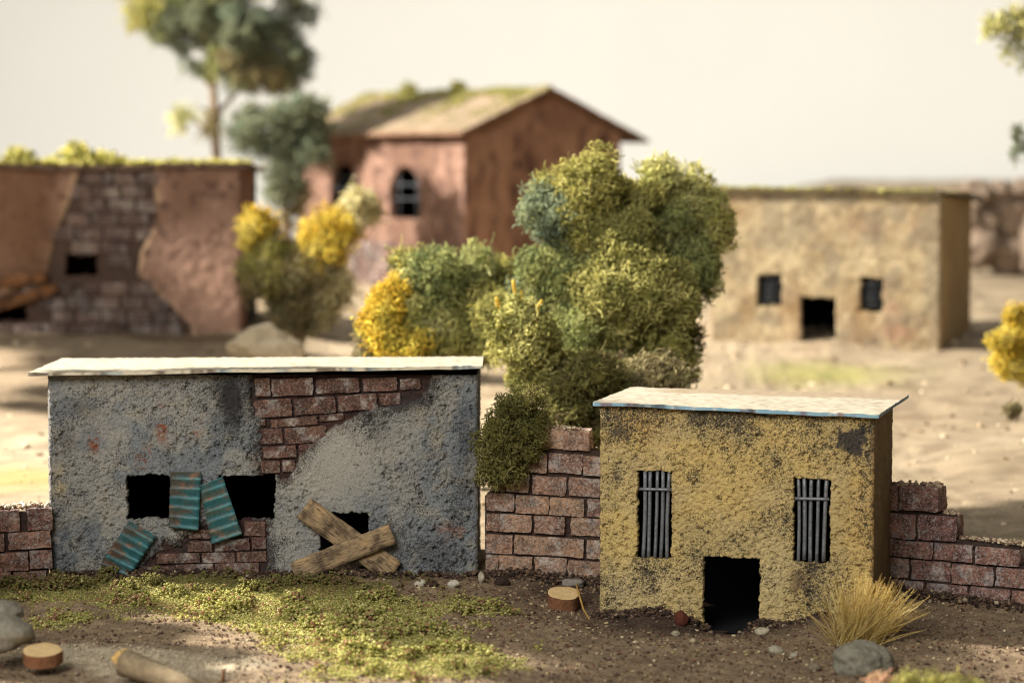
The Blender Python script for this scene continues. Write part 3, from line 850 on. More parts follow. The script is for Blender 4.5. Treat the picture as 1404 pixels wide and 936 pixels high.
# ------------------------------------------------------------------ corrugated tin sheets
def tin(label, corners, waves, seed, tint, lift):
    """corners in photo px (tl, tr, br, bl) on the grey wall plane; ridges run across"""
    q = [np.array(FG.uv(*c)) for c in corners]
    cen = sum(q) / 4
    ns, nt_ = 10, waves * 8
    s, t = np.meshgrid(np.linspace(0, 1, ns + 1), np.linspace(0, 1, nt_ + 1))
    e = (q[0][None, None] * ((1 - s) * (1 - t))[..., None] + q[1] * (s * (1 - t))[..., None] + q[2] * (s * t)[..., None] + q[3] * ((1 - s) * t)[..., None]) - cen
    ph = t * waves * 2 * math.pi
    y = -.11 * (1 - ((ph / (2 * math.pi) + .3) % 1.0)) ** 1.6 - .01 * fbm(s * 3, t * 9, seed=seed)
    e[..., 0] += np.where((s == 0) | (s == 1), .012 * fbm(s * 7, t * 16, seed=seed + 4), 0)
    front = np.stack([e[..., 0], y, e[..., 1]], -1).reshape(-1, 3)
    back = front.copy(); back[:, 1] += .022
    n_ = len(front); idx = np.arange(n_).reshape(s.shape)
    f = np.stack([idx[:-1, :-1], idx[1:, :-1], idx[1:, 1:], idx[:-1, 1:]], -1).reshape(-1, 4)
    loop = np.concatenate([idx[0, :], idx[1:, -1], idx[-1, :-1][::-1], idx[1:-1, 0][::-1]]); b = np.roll(loop, -1)
    L1 = np.linalg.norm(q[1] - q[0]); L2 = np.linalg.norm(q[3] - q[0])
    a1 = fbm(s * L1 * 1.6, t * L2 * 5, seed=seed) * .5 + .5; a2 = fbm(s * L1 * 5, t * L2 * 9, seed=seed + 3) * .5 + .5
    teal = mixc(S(38, 84, 90), S(62, 116, 120), a2)
    c = mixc(teal, tint, smooth(.44, .66, a1 * .65 + (1 - s) * .18 + a2 * .22) * .85)
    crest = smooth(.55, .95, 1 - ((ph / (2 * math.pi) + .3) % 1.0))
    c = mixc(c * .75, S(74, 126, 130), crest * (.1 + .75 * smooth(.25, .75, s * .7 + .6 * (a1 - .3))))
    c = mixc(c, S(150, 100, 70), smooth(.66, .78, a2) * .5)
    c = c.reshape(-1, 3)
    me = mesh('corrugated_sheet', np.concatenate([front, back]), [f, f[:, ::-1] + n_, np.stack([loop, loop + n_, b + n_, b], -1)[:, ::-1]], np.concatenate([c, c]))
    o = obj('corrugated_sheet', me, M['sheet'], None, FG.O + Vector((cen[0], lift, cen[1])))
    return tag(o, label, 'metal sheet', 'corrugated sheets at the grey house')
tin('upright teal corrugated sheet half covering the square window nearer the corner', [(235, 645), (277, 645), (273, 726), (232, 722)], 6, 201, S(92, 78, 66), -.12)
tin('greyish teal corrugated sheet leaning askew beside the window under exposed bricks', [(275, 664), (306, 652), (333, 731), (291, 745)], 6, 211, S(84, 88, 76), -.15)
tin('rusty teal corrugated sheet fallen at the foot of the grey wall', [(179, 712), (216, 733), (178, 789), (138, 772)], 6, 222, S(96, 66, 46), -.16)

# ------------------------------------------------------------------ planks across the doorway
def plank(label, a, b, width_px, y, thick, seed):
    ua, ub = np.array(FG.uv(*a)), np.array(FG.uv(*b))
    d = ub - ua; L = np.linalg.norm(d); ang = math.atan2(d[1], d[0]); c = (ua + ub) / 2
    me = gridbox('plank', (24, 2, 5), (L, thick, width_px / 48.75), .018, seed, .12, nfreq=.9)
    o = obj('plank', me, M['wood'], None, FG.O + Vector((c[0], y, c[1])), (0, -ang, 0))
    return tag(o, label, 'plank', 'boards nailed across the doorway')
plank('weathered wide board under the other, sloping down towards the white stones', (417, 695), (541, 783), 34, -.17, .14, 3)
plank('weathered board lying on top of the cross over the boarded doorway', (404, 782), (539, 729), 29, -.34, .15, 9)

# ------------------------------------------------------------------ yellow house
AY = -math.radians(13)
FY = Frame((at(822, 848, 76.5).x, 76.5, -1.05), AY)
WY = FY.uv(1198, 700)[0]; HY = FY.uv(1000, 563)[1]; DY = 5.1
yh = thing('yellow_house', 'yellow stuccoed model house with barred windows and dark doorway', 'house', FY.O, AY)
def y_h(U, V):
    grit = fbm(U * 13 + 4 * V, V * 13 - 4 * U, seed=301, octv=2, gain=.6)
    pock = smooth(.1, .5, fbm(U * 8 - 3 * V, V * 8 + 3 * U, seed=305, octv=3, gain=.7))
    return .045 * smooth(-.5, .35, grit) - .07 * pock + .02 * fbm(U * .9, V * .9, seed=306)
def y_paint(U, V, h):
    n1 = fbm(U * 1.1, V * 1.1, seed=310) * .5 + .5; n2 = fbm(U * 3.6, V * 3.6, seed=312, octv=4) * .5 + .5; n3 = fbm(U * 12, V * 12, seed=314, octv=3) * .5 + .5
    c = mixc(S(220, 192, 124), S(206, 182, 124), smooth(.4, .62, n1))
    c = mixc(c, S(212, 190, 138), smooth(.5, .72, fbm(U * .8, V * .8, seed=317) * .5 + .5) * .5)
    c = mixc(c, S(214, 194, 144), blobs(FY, U, V, [(1060, 790, 34, 60, .8), (850, 810, 22, 40, .6), (900, 800, 30, 40, .4)]))
    c = mixc(c, S(206, 158, 88), blobs(FY, U, V, [(880, 585, 30, 22, .35), (1180, 700, 20, 90, .25)]))
    m = np.clip(blobs(FY, U, V, [(850, 585, 34, 34, .9), (900, 580, 46, 26, .55), (975, 570, 44, 26, .8), (965, 600, 20, 26, .7), (1010, 600, 30, 34, .75), (1060, 640, 30, 50, .55), (1000, 640, 22, 22, .55),
        (890, 785, 24, 22, 1.0), (1110, 620, 60, 18, .6), (1065, 590, 90, 26, .45), (950, 640, 26, 18, .5), (1010, 745, 24, 20, .6), (960, 770, 16, 20, .6), (845, 660, 18, 34, .6), (1110, 790, 26, 40, .9), (1070, 700, 24, 60, .5), (1180, 600, 24, 50, .55), (1150, 780, 24, 30, .4), (1010, 565, 190, 16, .7), (835, 700, 10, 120, .45), (1190, 660, 12, 120, .7), (870, 560, 60, 20, .8)]), 0, 1)
    pock = smooth(.1, .5, fbm(U * 8 - 3 * V, V * 8 + 3 * U, seed=305, octv=3, gain=.7))
    al = .398 + .05 * smooth(HY - .9, HY - .1, V) + .03 * smooth(2.2, 1.0, V) + .06 * pock + .15 * np.clip(m, 0, 1) + .11 * fbm(U * 1.9, V * 1.9, seed=319, octv=5, gain=.65)
    uq, vq = FY.uv(1167, 601)
    sq = np.maximum(np.abs(U - uq) / .36, np.abs(V - vq) / .38) + .5 * fbm(U * 5, V * 5, seed=327)
    c = mixc(c, S(58, 56, 60), smooth(1.1, .75, sq) * .9)
    c = mixc(c, S(92, 62, 50), np.clip(blobs(FY, U, V, [(1098, 795, 16, 26, .9)]) * smooth(.4, .6, n2) * 1.2, 0, 1) * .7)
    edge = smooth(.14, .0, WY - U)
    c = mixc(c, S(150, 100, 60), edge * .5)
    return np.concatenate([c * (.9 + .2 * n3)[..., None], al[..., None]], -1)
oy = [op(FY, 873.5, 921, 647, 767), op(FY, 1088, 1138, 653, 771), op(FY, 964, 1041, 762, 900)]
obj('front_wall', panel('front_wall', WY, HY, .021, y_h, y_paint, oy, .05, .3, 330, shear=.2), M['yellow_stucco'], yh)
def ys_h(U, V): return .05 * fbm(U * 7, V * 7, seed=340)
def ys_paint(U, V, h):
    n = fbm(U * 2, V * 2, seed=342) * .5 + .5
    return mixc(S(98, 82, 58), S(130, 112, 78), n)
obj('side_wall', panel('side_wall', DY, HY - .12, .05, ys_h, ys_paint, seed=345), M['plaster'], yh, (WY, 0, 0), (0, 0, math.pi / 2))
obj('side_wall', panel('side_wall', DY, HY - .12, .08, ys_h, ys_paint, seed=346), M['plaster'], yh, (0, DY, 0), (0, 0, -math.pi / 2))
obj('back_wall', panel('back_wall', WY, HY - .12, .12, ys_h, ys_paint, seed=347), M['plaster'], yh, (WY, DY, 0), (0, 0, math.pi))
liner(yh, WY, DY, HY - .25, .32)
def y_edge(U, V):
    n = fbm(U * 1.8, V * 3, seed=352) * .5 + .5; m = fbm(U * 7, V * 7, seed=353) * .5 + .5
    c = mixc(S(116, 156, 176), S(150, 178, 188), n)
    c = mixc(c, S(210, 206, 190), smooth(.6, .75, m) * .5)
    c = mixc(c, S(120, 62, 54), smooth(.6, .72, fbm(U * 3, V * 5, seed=354) * .5 + .5) * .6)
    return mixc(c, S(62, 66, 70), smooth(.62, .7, fbm(U * 2.3 + 9, V * 5, seed=356) * .5 + .5) * .7)
zr = FY.uv(815, 546)[1]
rfl = Vector(rp(FY, 813, 546.5, 76.3)); rfr = Vector(rp(FY, 1205, 570, 74.5)); rfl.z = HY + .19; rfr.z = HY + .0
rbr = Vector((WY + .42, DY + .25, HY + .10)); rbl = Vector((-.15, DY + .25, HY + .18))
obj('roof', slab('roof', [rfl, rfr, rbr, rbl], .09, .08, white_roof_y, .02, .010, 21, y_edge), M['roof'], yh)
def bars(F, x_tops, x_bots, yt, yb, cross_y, cx0, cx1, parent, seed):
    r = random.Random(seed)
    for a, b in zip(x_tops, x_bots):
        u0, z1 = F.uv(a, yt); u1, z0 = F.uv(b, yb + r.uniform(-3, 4))
        n_ = 9; t = np.linspace(0, 1, n_); bow = r.uniform(-.03, .03)
        path = np.stack([u0 + (u1 - u0) * t + bow * np.sin(t * math.pi) , .09 + .02 * np.sin(t * 5 + a), z1 + (z0 - z1) * t], -1)
        v, f = tube(path, [.052 * r.uniform(.9, 1.12)] * n_, 10)
        obj('window_bar', mesh('window_bar', v, f), M['bar'], parent)
    u0, z0 = F.uv(cx0, cross_y); u1, z1 = F.uv(cx1, cross_y + 1)
    path = np.stack([np.linspace(u0, u1, 6), np.full(6, .0), np.linspace(z0, z1, 6)], -1)
    v, f = tube(path, [.045] * 6, 10)
    obj('window_crossbar', mesh('window_crossbar', v, f), M['bar'], parent)
bars(FY, [884, 891, 900.5, 908.5, 917], [881, 888.5, 897, 905, 914], 646, 768, 670, 877, 921, yh, 1)
bars(FY, [1094, 1102, 1112, 1122, 1133], [1094, 1102, 1110.5, 1119, 1128.5], 652, 770, 683, 1090, 1137, yh, 2)

# ------------------------------------------------------------------ brick walls
# between the houses
FC = Frame((at(660, 800, 80.4).x, 80.4, -.5), math.atan2(-.55, 3.6))
cw = thing('brick_wall', 'ruined brick wall standing between the grey house and the yellow house', 'wall', FC.O, FC.rz, 'ruined brick walls')
K = 4.07
def cx(v): return 660 + v / K
def cy(v): return 570 + v / K
rows = []
for spans, t, b, sl in [
    ([(272, 455), (461, 600)], 78, 186, .02), ([(150, 225), (240, 362), (376, 560), (573, 700)], 208, 318, .05), ([(60, 130), (140, 262), (284, 466), (490, 690)], 333, 438, .06), ([(30, 182), (190, 370), (384, 572), (590, 720)], 448, 548, .06),
    ([(28, 90), (100, 275), (300, 466), (494, 720)], 560, 658, .05), ([(24, 168), (180, 352), (364, 572), (584, 740)], 676, 780, .06), ([(30, 95), (104, 282), (294, 468), (480, 720)], 792, 900, .06), ([(60, 190), (202, 374), (384, 600)], 912, 990, .05)]:
    rows.append(([(cx(a), cx(b_)) for a, b_ in spans], cy(t), cy(b), sl, 740))
courses(cw, FC, rows, M['brick_pink'], 0, .8, .05)
wall_core(cw, FC, [(664, 815), (664, 680), (690, 655), (700, 628), (726, 622), (730, 591), (795, 592), (808, 618), (840, 625), (840, 820)], .12, .6, M['mortar'])
crust(cw, [(*[FC.uv(728, 588)[0]], .3, FC.uv(728, 588)[1]), (FC.uv(790, 589)[0], .3, FC.uv(790, 588)[1]), (FC.uv(812, 616)[0], .3, FC.uv(812, 616)[1])], 5, CRUMB, 200, .07, .04)
# right of the yellow house
FR = Frame((at(1190, 870, 79.5).x, 79.5, -1.0), -math.radians(24))
rw = thing('brick_wall', 'ruined brick wall stepping down from the yellow house beside the dry grass', 'wall', FR.O, FR.rz, 'ruined brick walls')
K = 3.16
def cx(v): return 1180 + v / K
def cy(v): return 640 + v / K
rows = []
for spans, t, b, sl in [
    ([(30, 160), (170, 335)], 78, 186, .05), ([(40, 236), (246, 410)], 198, 306, .06), ([(40, 134), (146, 312), (321, 486), (496, 686)], 304, 378, .095), ([(40, 200), (216, 382), (396, 576), (590, 760)], 388, 472, .09),
    ([(60, 140), (150, 272), (288, 462), (476, 642), (656, 800)], 482, 566, .09), ([(80, 250), (262, 362), (372, 556), (570, 800)], 584, 668, .09), ([(60, 300), (310, 480), (490, 800)], 680, 740, .09)]:
    rows.append(([(cx(a), cx(b_)) for a, b_ in spans], cy(t), cy(b), sl, cx(80)))
courses(rw, FR, rows, M['brick_red'], 0, .9, .055)
wall_core(rw, FR, [(1186, 880), (1186, 666), (1283, 672), (1284, 704), (1308, 708), (1310, 740), (1395, 752), (1396, 776), (1432, 782), (1432, 885)], .12, .65, M['mortar'])
crust(rw, [(FR.uv(1195, 664)[0], .4, FR.uv(1195, 664)[1]), (FR.uv(1284, 667)[0], .4, FR.uv(1284, 667)[1])], 6, CRUMB[:3], 220, .07, .045)
crust(rw, [(FR.uv(1286, 702)[0], .4, FR.uv(1286, 702)[1]), (FR.uv(1310, 707)[0], .4, FR.uv(1310, 707)[1])], 8, CRUMB[:3], 60, .05, .04)
crust(rw, [(FR.uv(1316, 738)[0], .4, FR.uv(1316, 738)[1]), (FR.uv(1394, 747)[0], .4, FR.uv(1394, 747)[1])], 7, CRUMB, 200, .06, .04)
# left of the grey house
FL = Frame((at(-60, 800, 79.0).x, 79.0, -.5), math.radians(14))
lw = thing('brick_wall', 'low brick wall running up to the corner of the grey house', 'wall', FL.O, FL.rz, 'ruined brick walls')
K = 4.68
def cx(v): return v / K
def cy(v): return 620 + v / K
rows = []
for spans, t, b, sl in [
    ([(-480, -330), (-320, -170), (-160, -8), (0, 126), (178, 330)], 362, 500, -.05), ([(-420, -250), (-240, -90), (-80, 26), (62, 330)], 512, 622, -.07), ([(-480, -340), (-330, -180), (-170, -12), (0, 176), (194, 330)], 634, 752, -.06), ([(-400, -230), (-220, -60), (-50, 66), (94, 300)], 762, 850, -.05)]:
    rows.append(([(cx(a), cx(b_)) for a, b_ in spans], cy(t), cy(b), sl, 40))
courses(lw, FL, rows, M['brick_red'], 0, .8, .03)
wall_core(lw, FL, [(-104, 825), (-104, 712), (66, 702), (69, 820)], .14, .55, M['mortar'])
crust(lw, [(FL.uv(-95, 702)[0], .35, FL.uv(-95, 702)[1]), (FL.uv(64, 694)[0], .35, FL.uv(64, 693)[1])], 9, CRUMB + [S(214, 204, 184)] * 3, 420, .07, .04)

# ------------------------------------------------------------------ vegetation
def foliage(name, parent, c, r, cols, n, length, thick, seed, lump=.22, curl=.75, shell=.8, core=True, spread=1.0, freq=1.6, k_sub=None):
    """one clump of lichen: curled twigs growing out of a knot of smaller, uneven tufts"""
    g_ = np.random.default_rng(seed)
    r = np.array(r, float)
    k_sub = k_sub or int(g_.integers(13, 19))
    # tufts sit round the clump, each a ragged ball of its own size
    sd_ = g_.normal(size=(k_sub, 3)); sd_ /= np.linalg.norm(sd_, axis=1, keepdims=True)
    sc_ = sd_ * r * spread * (.40 + .42 * g_.random((k_sub, 1)))
    sr = r.mean() * (.24 + .30 * g_.random(k_sub)) / spread ** .7
    sc_ = np.concatenate([sc_, np.zeros((1, 3))]); sr = np.concatenate([sr, [r.min() * .72]])
    w = sr ** 2; pick = g_.choice(k_sub + 1, n, p=w / w.sum())
    d = g_.normal(size=(n, 3)); d /= np.linalg.norm(d, axis=1, keepdims=True)
    ph = pick * 3.7 + seed
    rad = 1 + lump * fbm(d[:, 0] * freq + ph, d[:, 1] * freq, d[:, 2] * freq, seed=seed, octv=2) + lump * .7 * fbm(d[:, 0] * 4 + ph, d[:, 1] * 4, d[:, 2] * 4, seed=seed + 1, octv=2)
    u = shell + (1 - shell) * g_.random(n)
    P = sc_[pick] + d * (rad * u * sr[pick])[:, None]
    tuft_tone = g_.normal(size=k_sub + 1) * .16
    tone = np.clip(fbm(P[:, 0] * 1.4 + seed, P[:, 1] * 1.4, P[:, 2] * 1.4, seed=seed + 5, octv=2) * .8 + .5 + tuft_tone[pick] + g_.normal(size=n) * .13, 0, .999)
    cols = np.array(cols); x_ = tone * (len(cols) - 1); i = x_.astype(int); f = (x_ - i)[:, None]
    cc = cols[i] * (1 - f) + cols[np.minimum(i + 1, len(cols) - 1)] * f
    ds = .14 if cols.mean(0)[0] < cols.mean(0)[1] * 1.2 else 0.0
    cc = cc * (1 - ds) + ds * (cc @ np.array([.3, .5, .2]))[:, None]
    cc = cc * (.7 + .6 * g_.random((n, 1)))
    ln = length * (.5 + .8 * g_.random(n)) * np.where(g_.random(n) < .08, 2.2, 1.0)
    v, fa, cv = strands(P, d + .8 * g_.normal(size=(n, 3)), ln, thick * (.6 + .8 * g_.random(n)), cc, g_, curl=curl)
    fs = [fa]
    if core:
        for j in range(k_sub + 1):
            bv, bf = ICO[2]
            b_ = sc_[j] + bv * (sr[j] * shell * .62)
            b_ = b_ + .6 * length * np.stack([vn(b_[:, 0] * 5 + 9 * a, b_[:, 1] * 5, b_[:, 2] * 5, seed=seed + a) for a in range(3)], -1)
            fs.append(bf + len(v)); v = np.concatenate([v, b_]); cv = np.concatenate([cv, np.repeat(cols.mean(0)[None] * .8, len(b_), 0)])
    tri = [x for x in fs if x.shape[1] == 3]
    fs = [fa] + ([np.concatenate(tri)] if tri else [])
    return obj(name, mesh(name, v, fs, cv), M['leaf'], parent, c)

def stem(parent, path, r0, r1, name='stem', mat='stem'):
    v, f = tube(path, np.linspace(r0, r1, len(path)), 8)
    return obj(name, mesh(name, v, f), M[mat], parent)

def bush(label, clumps, d, base_px, n_scale=1.0, length=.2, thick=.022, group=None, name='bush', cat='bush', seed=0, shell=.7, lump=.22, bare=False):
    """clumps: (px, py, rx px, rz px, depth offset, palette)"""
    b = at(base_px[0], base_px[1], d); b.z = tz(b.x, d)
    t = thing(name, label, cat, b, 0, group)
    k = F_PX / d
    for i, (px, py, rx, rz, dd, pal) in enumerate(clumps):
        P = at(px, py, d + dd) - b
        r = (rx / k, (rx + rz) * .5 / k, rz / k)
        area = (r[0] * r[2])
        n_ = int(min(12000, max(500, 2600 * area * n_scale * (.2 / length) ** 1.2)))
        foliage('foliage', t, P, r, PAL[pal], n_, length, thick, seed + i * 17 + 1, shell=shell, lump=lump)
        if bare: continue
        pth = [np.array((P.x * s_ * s_, P.y * s_, -.1 + (P.z + .1) * s_)) for s_ in np.linspace(0, 1, 7)]
        stem(t, pth, .12, .05)
    return t

PAL = {
    'olive': [S(122, 122, 58), S(158, 154, 74), S(186, 180, 92), S(216, 208, 120)],
    'gold': [S(206, 174, 62), S(228, 196, 72), S(240, 216, 98), S(214, 200, 96)],
    'moss': [S(134, 132, 62), S(170, 164, 76), S(198, 190, 96), S(222, 214, 128)],
    'green': [S(130, 142, 84), S(158, 166, 94), S(186, 188, 108), S(216, 214, 138)],
    'teal': [S(116, 132, 106), S(138, 152, 120), S(156, 168, 132), S(172, 176, 114)],
    'yellow': [S(204, 172, 62), S(224, 196, 76), S(236, 214, 102), S(226, 212, 130)],
    'lime': [S(172, 172, 88), S(200, 196, 106), S(220, 214, 128), S(230, 224, 154)],
    'straw': [S(200, 184, 122), S(222, 208, 154), S(236, 226, 178), S(216, 202, 132)],
    'brown': [S(140, 126, 84), S(166, 150, 102), S(186, 172, 120), S(156, 150, 92)],
    'dusk': [S(112, 118, 92), S(134, 138, 104), S(150, 154, 118), S(130, 148, 122)],
    'ivy': [S(110, 108, 50), S(138, 132, 62), S(158, 152, 78), S(134, 118, 70)],
}
bush('tall rounded olive green bush rising behind the brick wall', [
    (812, 256, 54, 46, -.5, 'moss'), (757, 292, 52, 52, 0, 'teal'), (745, 262, 24, 24, .5, 'moss'), (905, 300, 68, 66, 1.5, 'green'), (950, 275, 46, 48, 2, 'lime'), (955, 360, 44, 66, 1.5, 'green'),
    (872, 395, 82, 78, -1.6, 'olive'), (780, 372, 72, 62, -.2, 'green'), (745, 400, 52, 56, .4, 'teal'), (800, 470, 80, 60, -.6, 'green'), (900, 470, 70, 56, -.6, 'olive'), (930, 430, 34, 46, .6, 'green'), (862, 276, 44, 42, .8, 'moss'), (845, 325, 62, 50, -.4, 'olive'), (905, 250, 36, 34, 1.2, 'lime'), (800, 315, 50, 40, -.3, 'moss'), (985, 320, 22, 40, 1.8, 'moss'), (690, 440, 40, 50, .8, 'olive'), (850, 440, 60, 50, -.8, 'moss')],
    92, (830, 560), 1.25, .21, .026, 'bushes behind the brick wall', seed=1000)
bush('low dark brown-green bush at the foot of the tall olive bush', [(800, 525, 72, 46, 0, 'ivy'), (880, 520, 66, 48, .4, 'brown'), (770, 570, 40, 40, -.5, 'ivy'), (818, 575, 44, 54, .6, 'ivy'), (790, 610, 50, 44, .6, 'ivy')], 88.5, (820, 600), 1.1, .19, .023, 'bushes behind the brick wall', seed=1300, bare=True)
bush('yellow green round bush with upright golden sprigs beside the tall bush', [(722, 470, 54, 58, 0, 'moss'), (710, 430, 24, 26, -.3, 'lime'), (735, 520, 48, 40, .3, 'olive')], 88.5, (725, 570), 1.2, .21, .026, 'bushes behind the brick wall', seed=1400)
bush('light green bush with golden yellow side above the grey house roof', [
    (610, 385, 66, 54, 0, 'green'), (570, 365, 36, 28, .3, 'olive'), (528, 432, 46, 46, -.8, 'gold'), (590, 450, 66, 46, -.6, 'lime'), (655, 420, 50, 62, .5, 'olive'), (690, 380, 32, 34, .8, 'moss'), (510, 475, 34, 24, -.2, 'brown'), (630, 480, 66, 36, -.4, 'moss'), (552, 472, 50, 32, -1.0, 'gold'), (540, 400, 26, 22, -.7, 'gold')],
    95, (600, 520), 1.2, .22, .027, 'bushes behind the brick wall', seed=1500)
# golden sprigs
sg = thing('lichen_sprig', 'bare golden lichen sprigs standing up from the round yellow green bush', 'plant', at(720, 445, 89))
for i, (a, b) in enumerate([((708, 432), (706, 384)), ((720, 436), (716, 398)), ((735, 438), (742, 412)), ((690, 430), (678, 408)), ((700, 434), (698, 412)), ((728, 436), (732, 418))]):
    A, B = at(*a, 89) - sg.location, at(*b, 88.8) - sg.location
    pth = [np.array(A.lerp(B, t)) + np.array((.05 * math.sin(t * 5 + i), 0, 0)) for t in np.linspace(0, 1, 7)]
    v, f = tube(pth, np.linspace(.09, .06, 7), 7)
    obj('sprig', mesh('sprig', v, f, np.repeat(S(208, 178, 78)[None], len(v), 0)), M['straw'], sg)
# creeper hanging over the wall
bush('dark mossy creeper hanging over the broken brick wall', [(712, 566, 46, 44, 0, 'ivy'), (685, 605, 34, 46, -.2, 'ivy'), (722, 600, 26, 36, -.35, 'ivy'), (672, 645, 20, 38, -.3, 'ivy'), (700, 640, 26, 26, -.4, 'ivy')], 80.2, (690, 680), 1.25, .16, .02, seed=1700, name='creeper', cat='creeper', bare=True)
# yellow bushes, left background
bush('straw and golden lichen bush in front of the terracotta ruin', [
    (348, 312, 34, 30, 0, 'yellow'), (395, 385, 66, 56, .3, 'brown'), (440, 340, 40, 46, -.4, 'yellow'), (492, 288, 30, 34, 0, 'straw'), (465, 305, 34, 30, .2, 'yellow'), (452, 385, 40, 56, .3, 'straw'), (370, 365, 44, 40, -.3, 'moss'), (410, 430, 44, 30, 0, 'brown')],
    116, (410, 480), .8, .3, .032, seed=1900)
bush('small bright yellow bush on the sand by the frame edge', [(1392, 480, 38, 40, 0, 'yellow'), (1375, 472, 22, 20, -.4, 'yellow'), (1400, 440, 24, 26, .3, 'yellow'), (1400, 505, 30, 20, 0, 'yellow')], 104, (1395, 540), .9, .22, .03, seed=2100, bare=True)
bush('small brown scrub tuft below the bright yellow bush', [(1388, 562, 18, 12, 0, 'brown')], 97, (1388, 575), 1, .18, .022, seed=2150, bare=True)

def tree(label, trunk, branches, clumps, d, base, seed, length=.4, thick=.05, group='model trees', nsc=.5):
    b = at(base[0], base[1], d); b.z = tz(b.x, d)
    t = thing('tree', label, 'tree', b, 0, group)
    k = F_PX / d
    pts = [np.array((0, 0, -.3))] + [np.array(at(*p, d) - b) for p in trunk]
    dense = []
    for a, c in zip(pts[:-1], pts[1:]):
        dense += [a + (c - a) * s_ for s_ in np.linspace(0, 1, 5)[:-1]]
    dense.append(pts[-1])
    stem(t, dense, .36, .14, 'trunk', 'tree_bark')
    for br in branches:
        stem(t, [np.array(at(*p, d + o_) - b) for p, o_ in zip(br, np.linspace(0, .8, len(br)))], .16, .07, 'branch', 'tree_bark')
    for i, (px, py, rx, rz, dd, pal, dens) in enumerate(clumps):
        P = at(px, py, d + dd) - b
        r = (rx / k, (rx + rz) * .5 / k, rz / k)
        n_ = int(max(200, 300 * r[0] * r[2] * dens))
        foliage('foliage', t, P, r, PAL[pal], n_, length, thick, seed + 13 * i, shell=.2 if dens < .8 else .35, lump=.6, core=False, spread=1.3)
    return t
tree('tall slim tree behind the terracotta ruin, crown cut off by the top edge', [(298, 300), (297, 215), (293, 130), (286, 60), (284, -10)], [[(292, 120), (265, 95)], [(288, 80), (340, 50), (380, 40)], [(286, 60), (240, 30), (200, 20)], [(295, 160), (330, 120), (345, 100)], [(297, 190), (265, 165)]], [
    (190, 10, 36, 34, -.3, 'moss', 1.4), (215, 30, 30, 28, .5, 'green', 1.4), (262, 22, 48, 42, 0, 'dusk', 2.4), (300, 70, 40, 34, .4, 'green', 1.8), (240, 50, 34, 24, .3, 'teal', 1.8), (370, 110, 40, 24, .2, 'brown', 1.6), (300, 10, 60, 40, 1, 'dusk', 2.4), (330, 40, 58, 54, -.5, 'dusk', 2.4), (385, 45, 46, 54, .5, 'dusk', 2.4), (345, 95, 50, 34, 0, 'brown', 2.0), (405, 85, 30, 28, 0, 'dusk', 1.8), (325, 112, 24, 16, 0, 'teal', 1.1),
    (268, 92, 26, 12, 0, 'dusk', .8), (285, 168, 26, 20, 0, 'brown', .7), (250, 165, 30, 18, 0, 'lime', .25), (290, -30, 90, 40, 0, 'green', 1.2)], 156, (298, 330), 2300)
tree('dusky grey-green tree between the terracotta ruin and the gabled house', [(392, 330), (392, 280), (388, 220), (386, 170)], [[(390, 250), (360, 190)], [(388, 220), (430, 180)]], [
    (385, 185, 54, 50, 0, 'dusk', 2.6), (424, 178, 36, 44, .5, 'dusk', 2.4), (400, 215, 50, 40, .3, 'dusk', 2.2), (345, 165, 22, 20, .4, 'dusk', 1.4), (415, 150, 24, 18, -.4, 'dusk', 1.4), (400, 285, 22, 30, .3, 'brown', 1.0), (380, 265, 20, 26, -.2, 'dusk', 1.0), (352, 180, 22, 30, 0, 'teal', 1.0), (395, 235, 36, 34, -.4, 'dusk', 1.2), (405, 262, 22, 24, .2, 'brown', .9), (350, 200, 24, 18, .2, 'dusk', .9)], 149, (392, 360), 2500)
tree('tree with yellow-green crown reaching in at the top corner', [(1452, 300), (1450, 200), (1448, 100), (1450, 20)], [[(1450, 60), (1400, 45)], [(1452, 220), (1410, 205)]], [
    (1392, 38, 40, 32, 0, 'moss', 1.5), (1440, 30, 50, 46, 0, 'olive', 1.4), (1370, 34, 24, 20, -.3, 'lime', 1.3), (1425, 75, 36, 24, 0, 'olive', .9), (1396, 195, 16, 22, 0, 'dusk', .5), (1440, 190, 40, 36, 0, 'dusk', .9)], 118, (1455, 330), 2700, .3, .038)

# unseen plants added past the left edge, placed and shaped to cast shade
bush('broad olive bush added out of view past the low brick wall to cast shade', [(-234, 545, 92, 84, -3.6, 'olive'), (-234, 650, 92, 84, -3.4, 'green'), (-240, 540, 92, 84, -.6, 'green'), (-236, 650, 96, 84, -.4, 'olive'), (-236, 545, 92, 84, 2.2, 'olive'), (-240, 650, 92, 84, 2.4, 'green'), (-230, 545, 84, 84, 4.2, 'olive'), (-236, 480, 84, 70, -1.0, 'olive'), (-236, 480, 84, 70, 1.5, 'olive')], 75, (-235, 840), 1.3, .4, .09, seed=5000)
tree('tall dense tree added out of view past the low brick wall to cast shade', [(-322, 600), (-320, 400), (-322, 150), (-322, -150)], [[(-322, 150), (-280, 60)], [(-322, 100), (-370, 0)]], [
    (-322, 60, 110, 110, 1.2, 'olive', 2.2), (-330, -60, 150, 130, 1.6, 'olive', 2.2), (-320, -190, 140, 130, 0, 'green', 2.2), (-322, -110, 130, 110, -1.6, 'green', 2.2), (-322, -230, 130, 110, -3.0, 'green', 2.2), (-322, -180, 120, 110, 2.4, 'olive', 2.2), (-300, -30, 110, 110, 2.2, 'olive', 2.2)], 80, (-322, 790), 5100, .5, .09)
